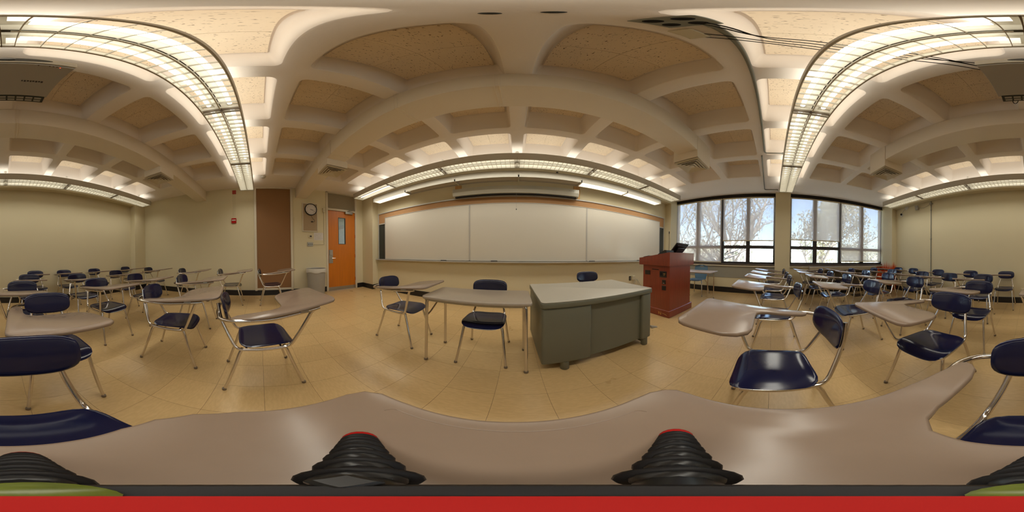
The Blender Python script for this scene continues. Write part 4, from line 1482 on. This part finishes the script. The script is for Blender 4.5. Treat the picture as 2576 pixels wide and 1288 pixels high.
def tree(name, label, base, h, lean, seed, spread, nleaf, lsize, r0, bare=.0):
    rnd = random.Random(seed)
    wood = MB()
    tips = []

    def grow(p, d_, ln, r, lev):
        n = 4 if lev < 2 else 3
        pts = [p]
        dd = d_.normalized()
        for k in range(n):
            dd = (dd + Vector((rnd.uniform(-1, 1), rnd.uniform(-1, 1), rnd.uniform(-.5, .9))) * (.10 + .05 * lev)).normalized()
            pts.append(pts[-1] + dd * ln / n)
        wood.tube(pts, [r, r * .62], 6 if lev < 2 else 4, caps=False)
        if lev >= 2:
            tips.extend(pts[1:])
        if lev < 4:
            nb = (4, 4, 3, 2)[lev]
            for k in range(nb):
                t = .35 + .65 * (k + rnd.random()) / nb if lev else .30 + .70 * (k + rnd.random() * .6) / nb
                q = pts[min(n, int(t * n))]
                ax = Vector((rnd.uniform(-1, 1), rnd.uniform(-1, 1), rnd.uniform(-.1, .8))).normalized()
                nd_ = (dd * .55 + ax * spread).normalized()
                grow(q, nd_, ln * rnd.uniform(.52, .74), r * rnd.uniform(.42, .58), lev + 1)
    grow(Vector((0, 0, 0)), Vector(lean), h * .62, r0, 0)
    t_ = thing(name, label, 'tree', base, 0, 'trees outside the windows')
    wood.build('trunk', 'bark', t_, 60)
    lv = MB()
    for k in range(nleaf):
        c_ = rnd.choice(tips) + Vector((rnd.gauss(0, .28), rnd.gauss(0, .28), rnd.gauss(0, .22)))
        e = Euler((rnd.uniform(0, 6), rnd.uniform(0, 6), rnd.uniform(0, 6))).to_matrix()
        s_ = lsize * rnd.uniform(.6, 1.3)
        lv.add([c_ + e @ Vector(p) * s_ for p in ((-1, 0, 0), (0, -.55, .1), (1, 0, 0), (0, .55, .1))], [(0, 1, 2, 3)])
    o = lv.build('foliage', 'leaf', t_)
    o['kind'] = 'stuff'


tree('tree', 'slender spring tree outside the window nearest the whiteboard', (11.2, 5.6, -3.2), 10.5, (.0, -.02, 1), 11, .75, 1500, .08, .19)
tree('tree', 'large leaning tree with heavy limbs outside the window left of the pillar', (10.6, 2.3, -3.2), 11.5, (.02, -.20, 1), 23, .8, 1300, .08, .33)
tree('tree', 'upright thin tree just left of the leaning tree', (12.4, 3.6, -3.2), 10, (.0, .03, 1), 31, .6, 900, .08, .15)
tree('tree', 'dense leafy tree outside the window right of the pillar', (11.6, -3.2, -3.2), 10, (.0, -.05, 1), 47, .85, 6500, .10, .18)
tree('tree', 'low leafy tree outside the window nearest the back corner', (13.5, -8.2, -3.2), 7.2, (.0, .05, 1), 59, .85, 2600, .10, .14)
FO = ['first', 'second', 'third', 'fourth', 'fifth', 'sixth', 'seventh', 'eighth']
far = [(42, 37, 6.5, 9), (34, 26, 6.5, 7), (38, 16, 6, 8), (33, 7, 5.5, 7), (40, -3, 6.5, 9), (34, -14, 5.5, 7), (38, -25, 6, 8), (36, -37, 6.2, 8)]
rnd = random.Random(5)
for k, (x, y, h_, w_) in enumerate(far):
    t_ = thing('far_tree', 'tree clump tinted pale for haze beyond the lawn, %s counting from the whiteboard end' % FO[k], 'tree', (x, y, -3.2), 0, 'far trees beyond the lawn')
    MB().tube([(0, 0, 0), (.1, .1, h_ * .6)], [.25, .12], 6).build('trunk', 'bark', t_, 60)
    lv = MB()
    for q in range(1500):
        a_ = rnd.uniform(0, 2 * math.pi)
        b_ = math.acos(rnd.uniform(-1, 1))
        rr = rnd.uniform(.75, 1.0)
        c_ = Vector((w_ * .5 * rr * math.sin(b_) * math.cos(a_), w_ * .62 * rr * math.sin(b_) * math.sin(a_), h_ * .55 + h_ * .42 * rr * math.cos(b_)))
        e = Euler((rnd.uniform(0, 6), rnd.uniform(0, 6), rnd.uniform(0, 6))).to_matrix()
        s_ = rnd.uniform(.25, .55)
        lv.add([c_ + e @ Vector(p) * s_ for p in ((-1, 0, 0), (0, -.7, .1), (1, 0, 0), (0, .7, .1))], [(0, 1, 2, 3)])
    o = lv.build('foliage', 'leaf_far_haze', t_)
    o['kind'] = 'stuff'
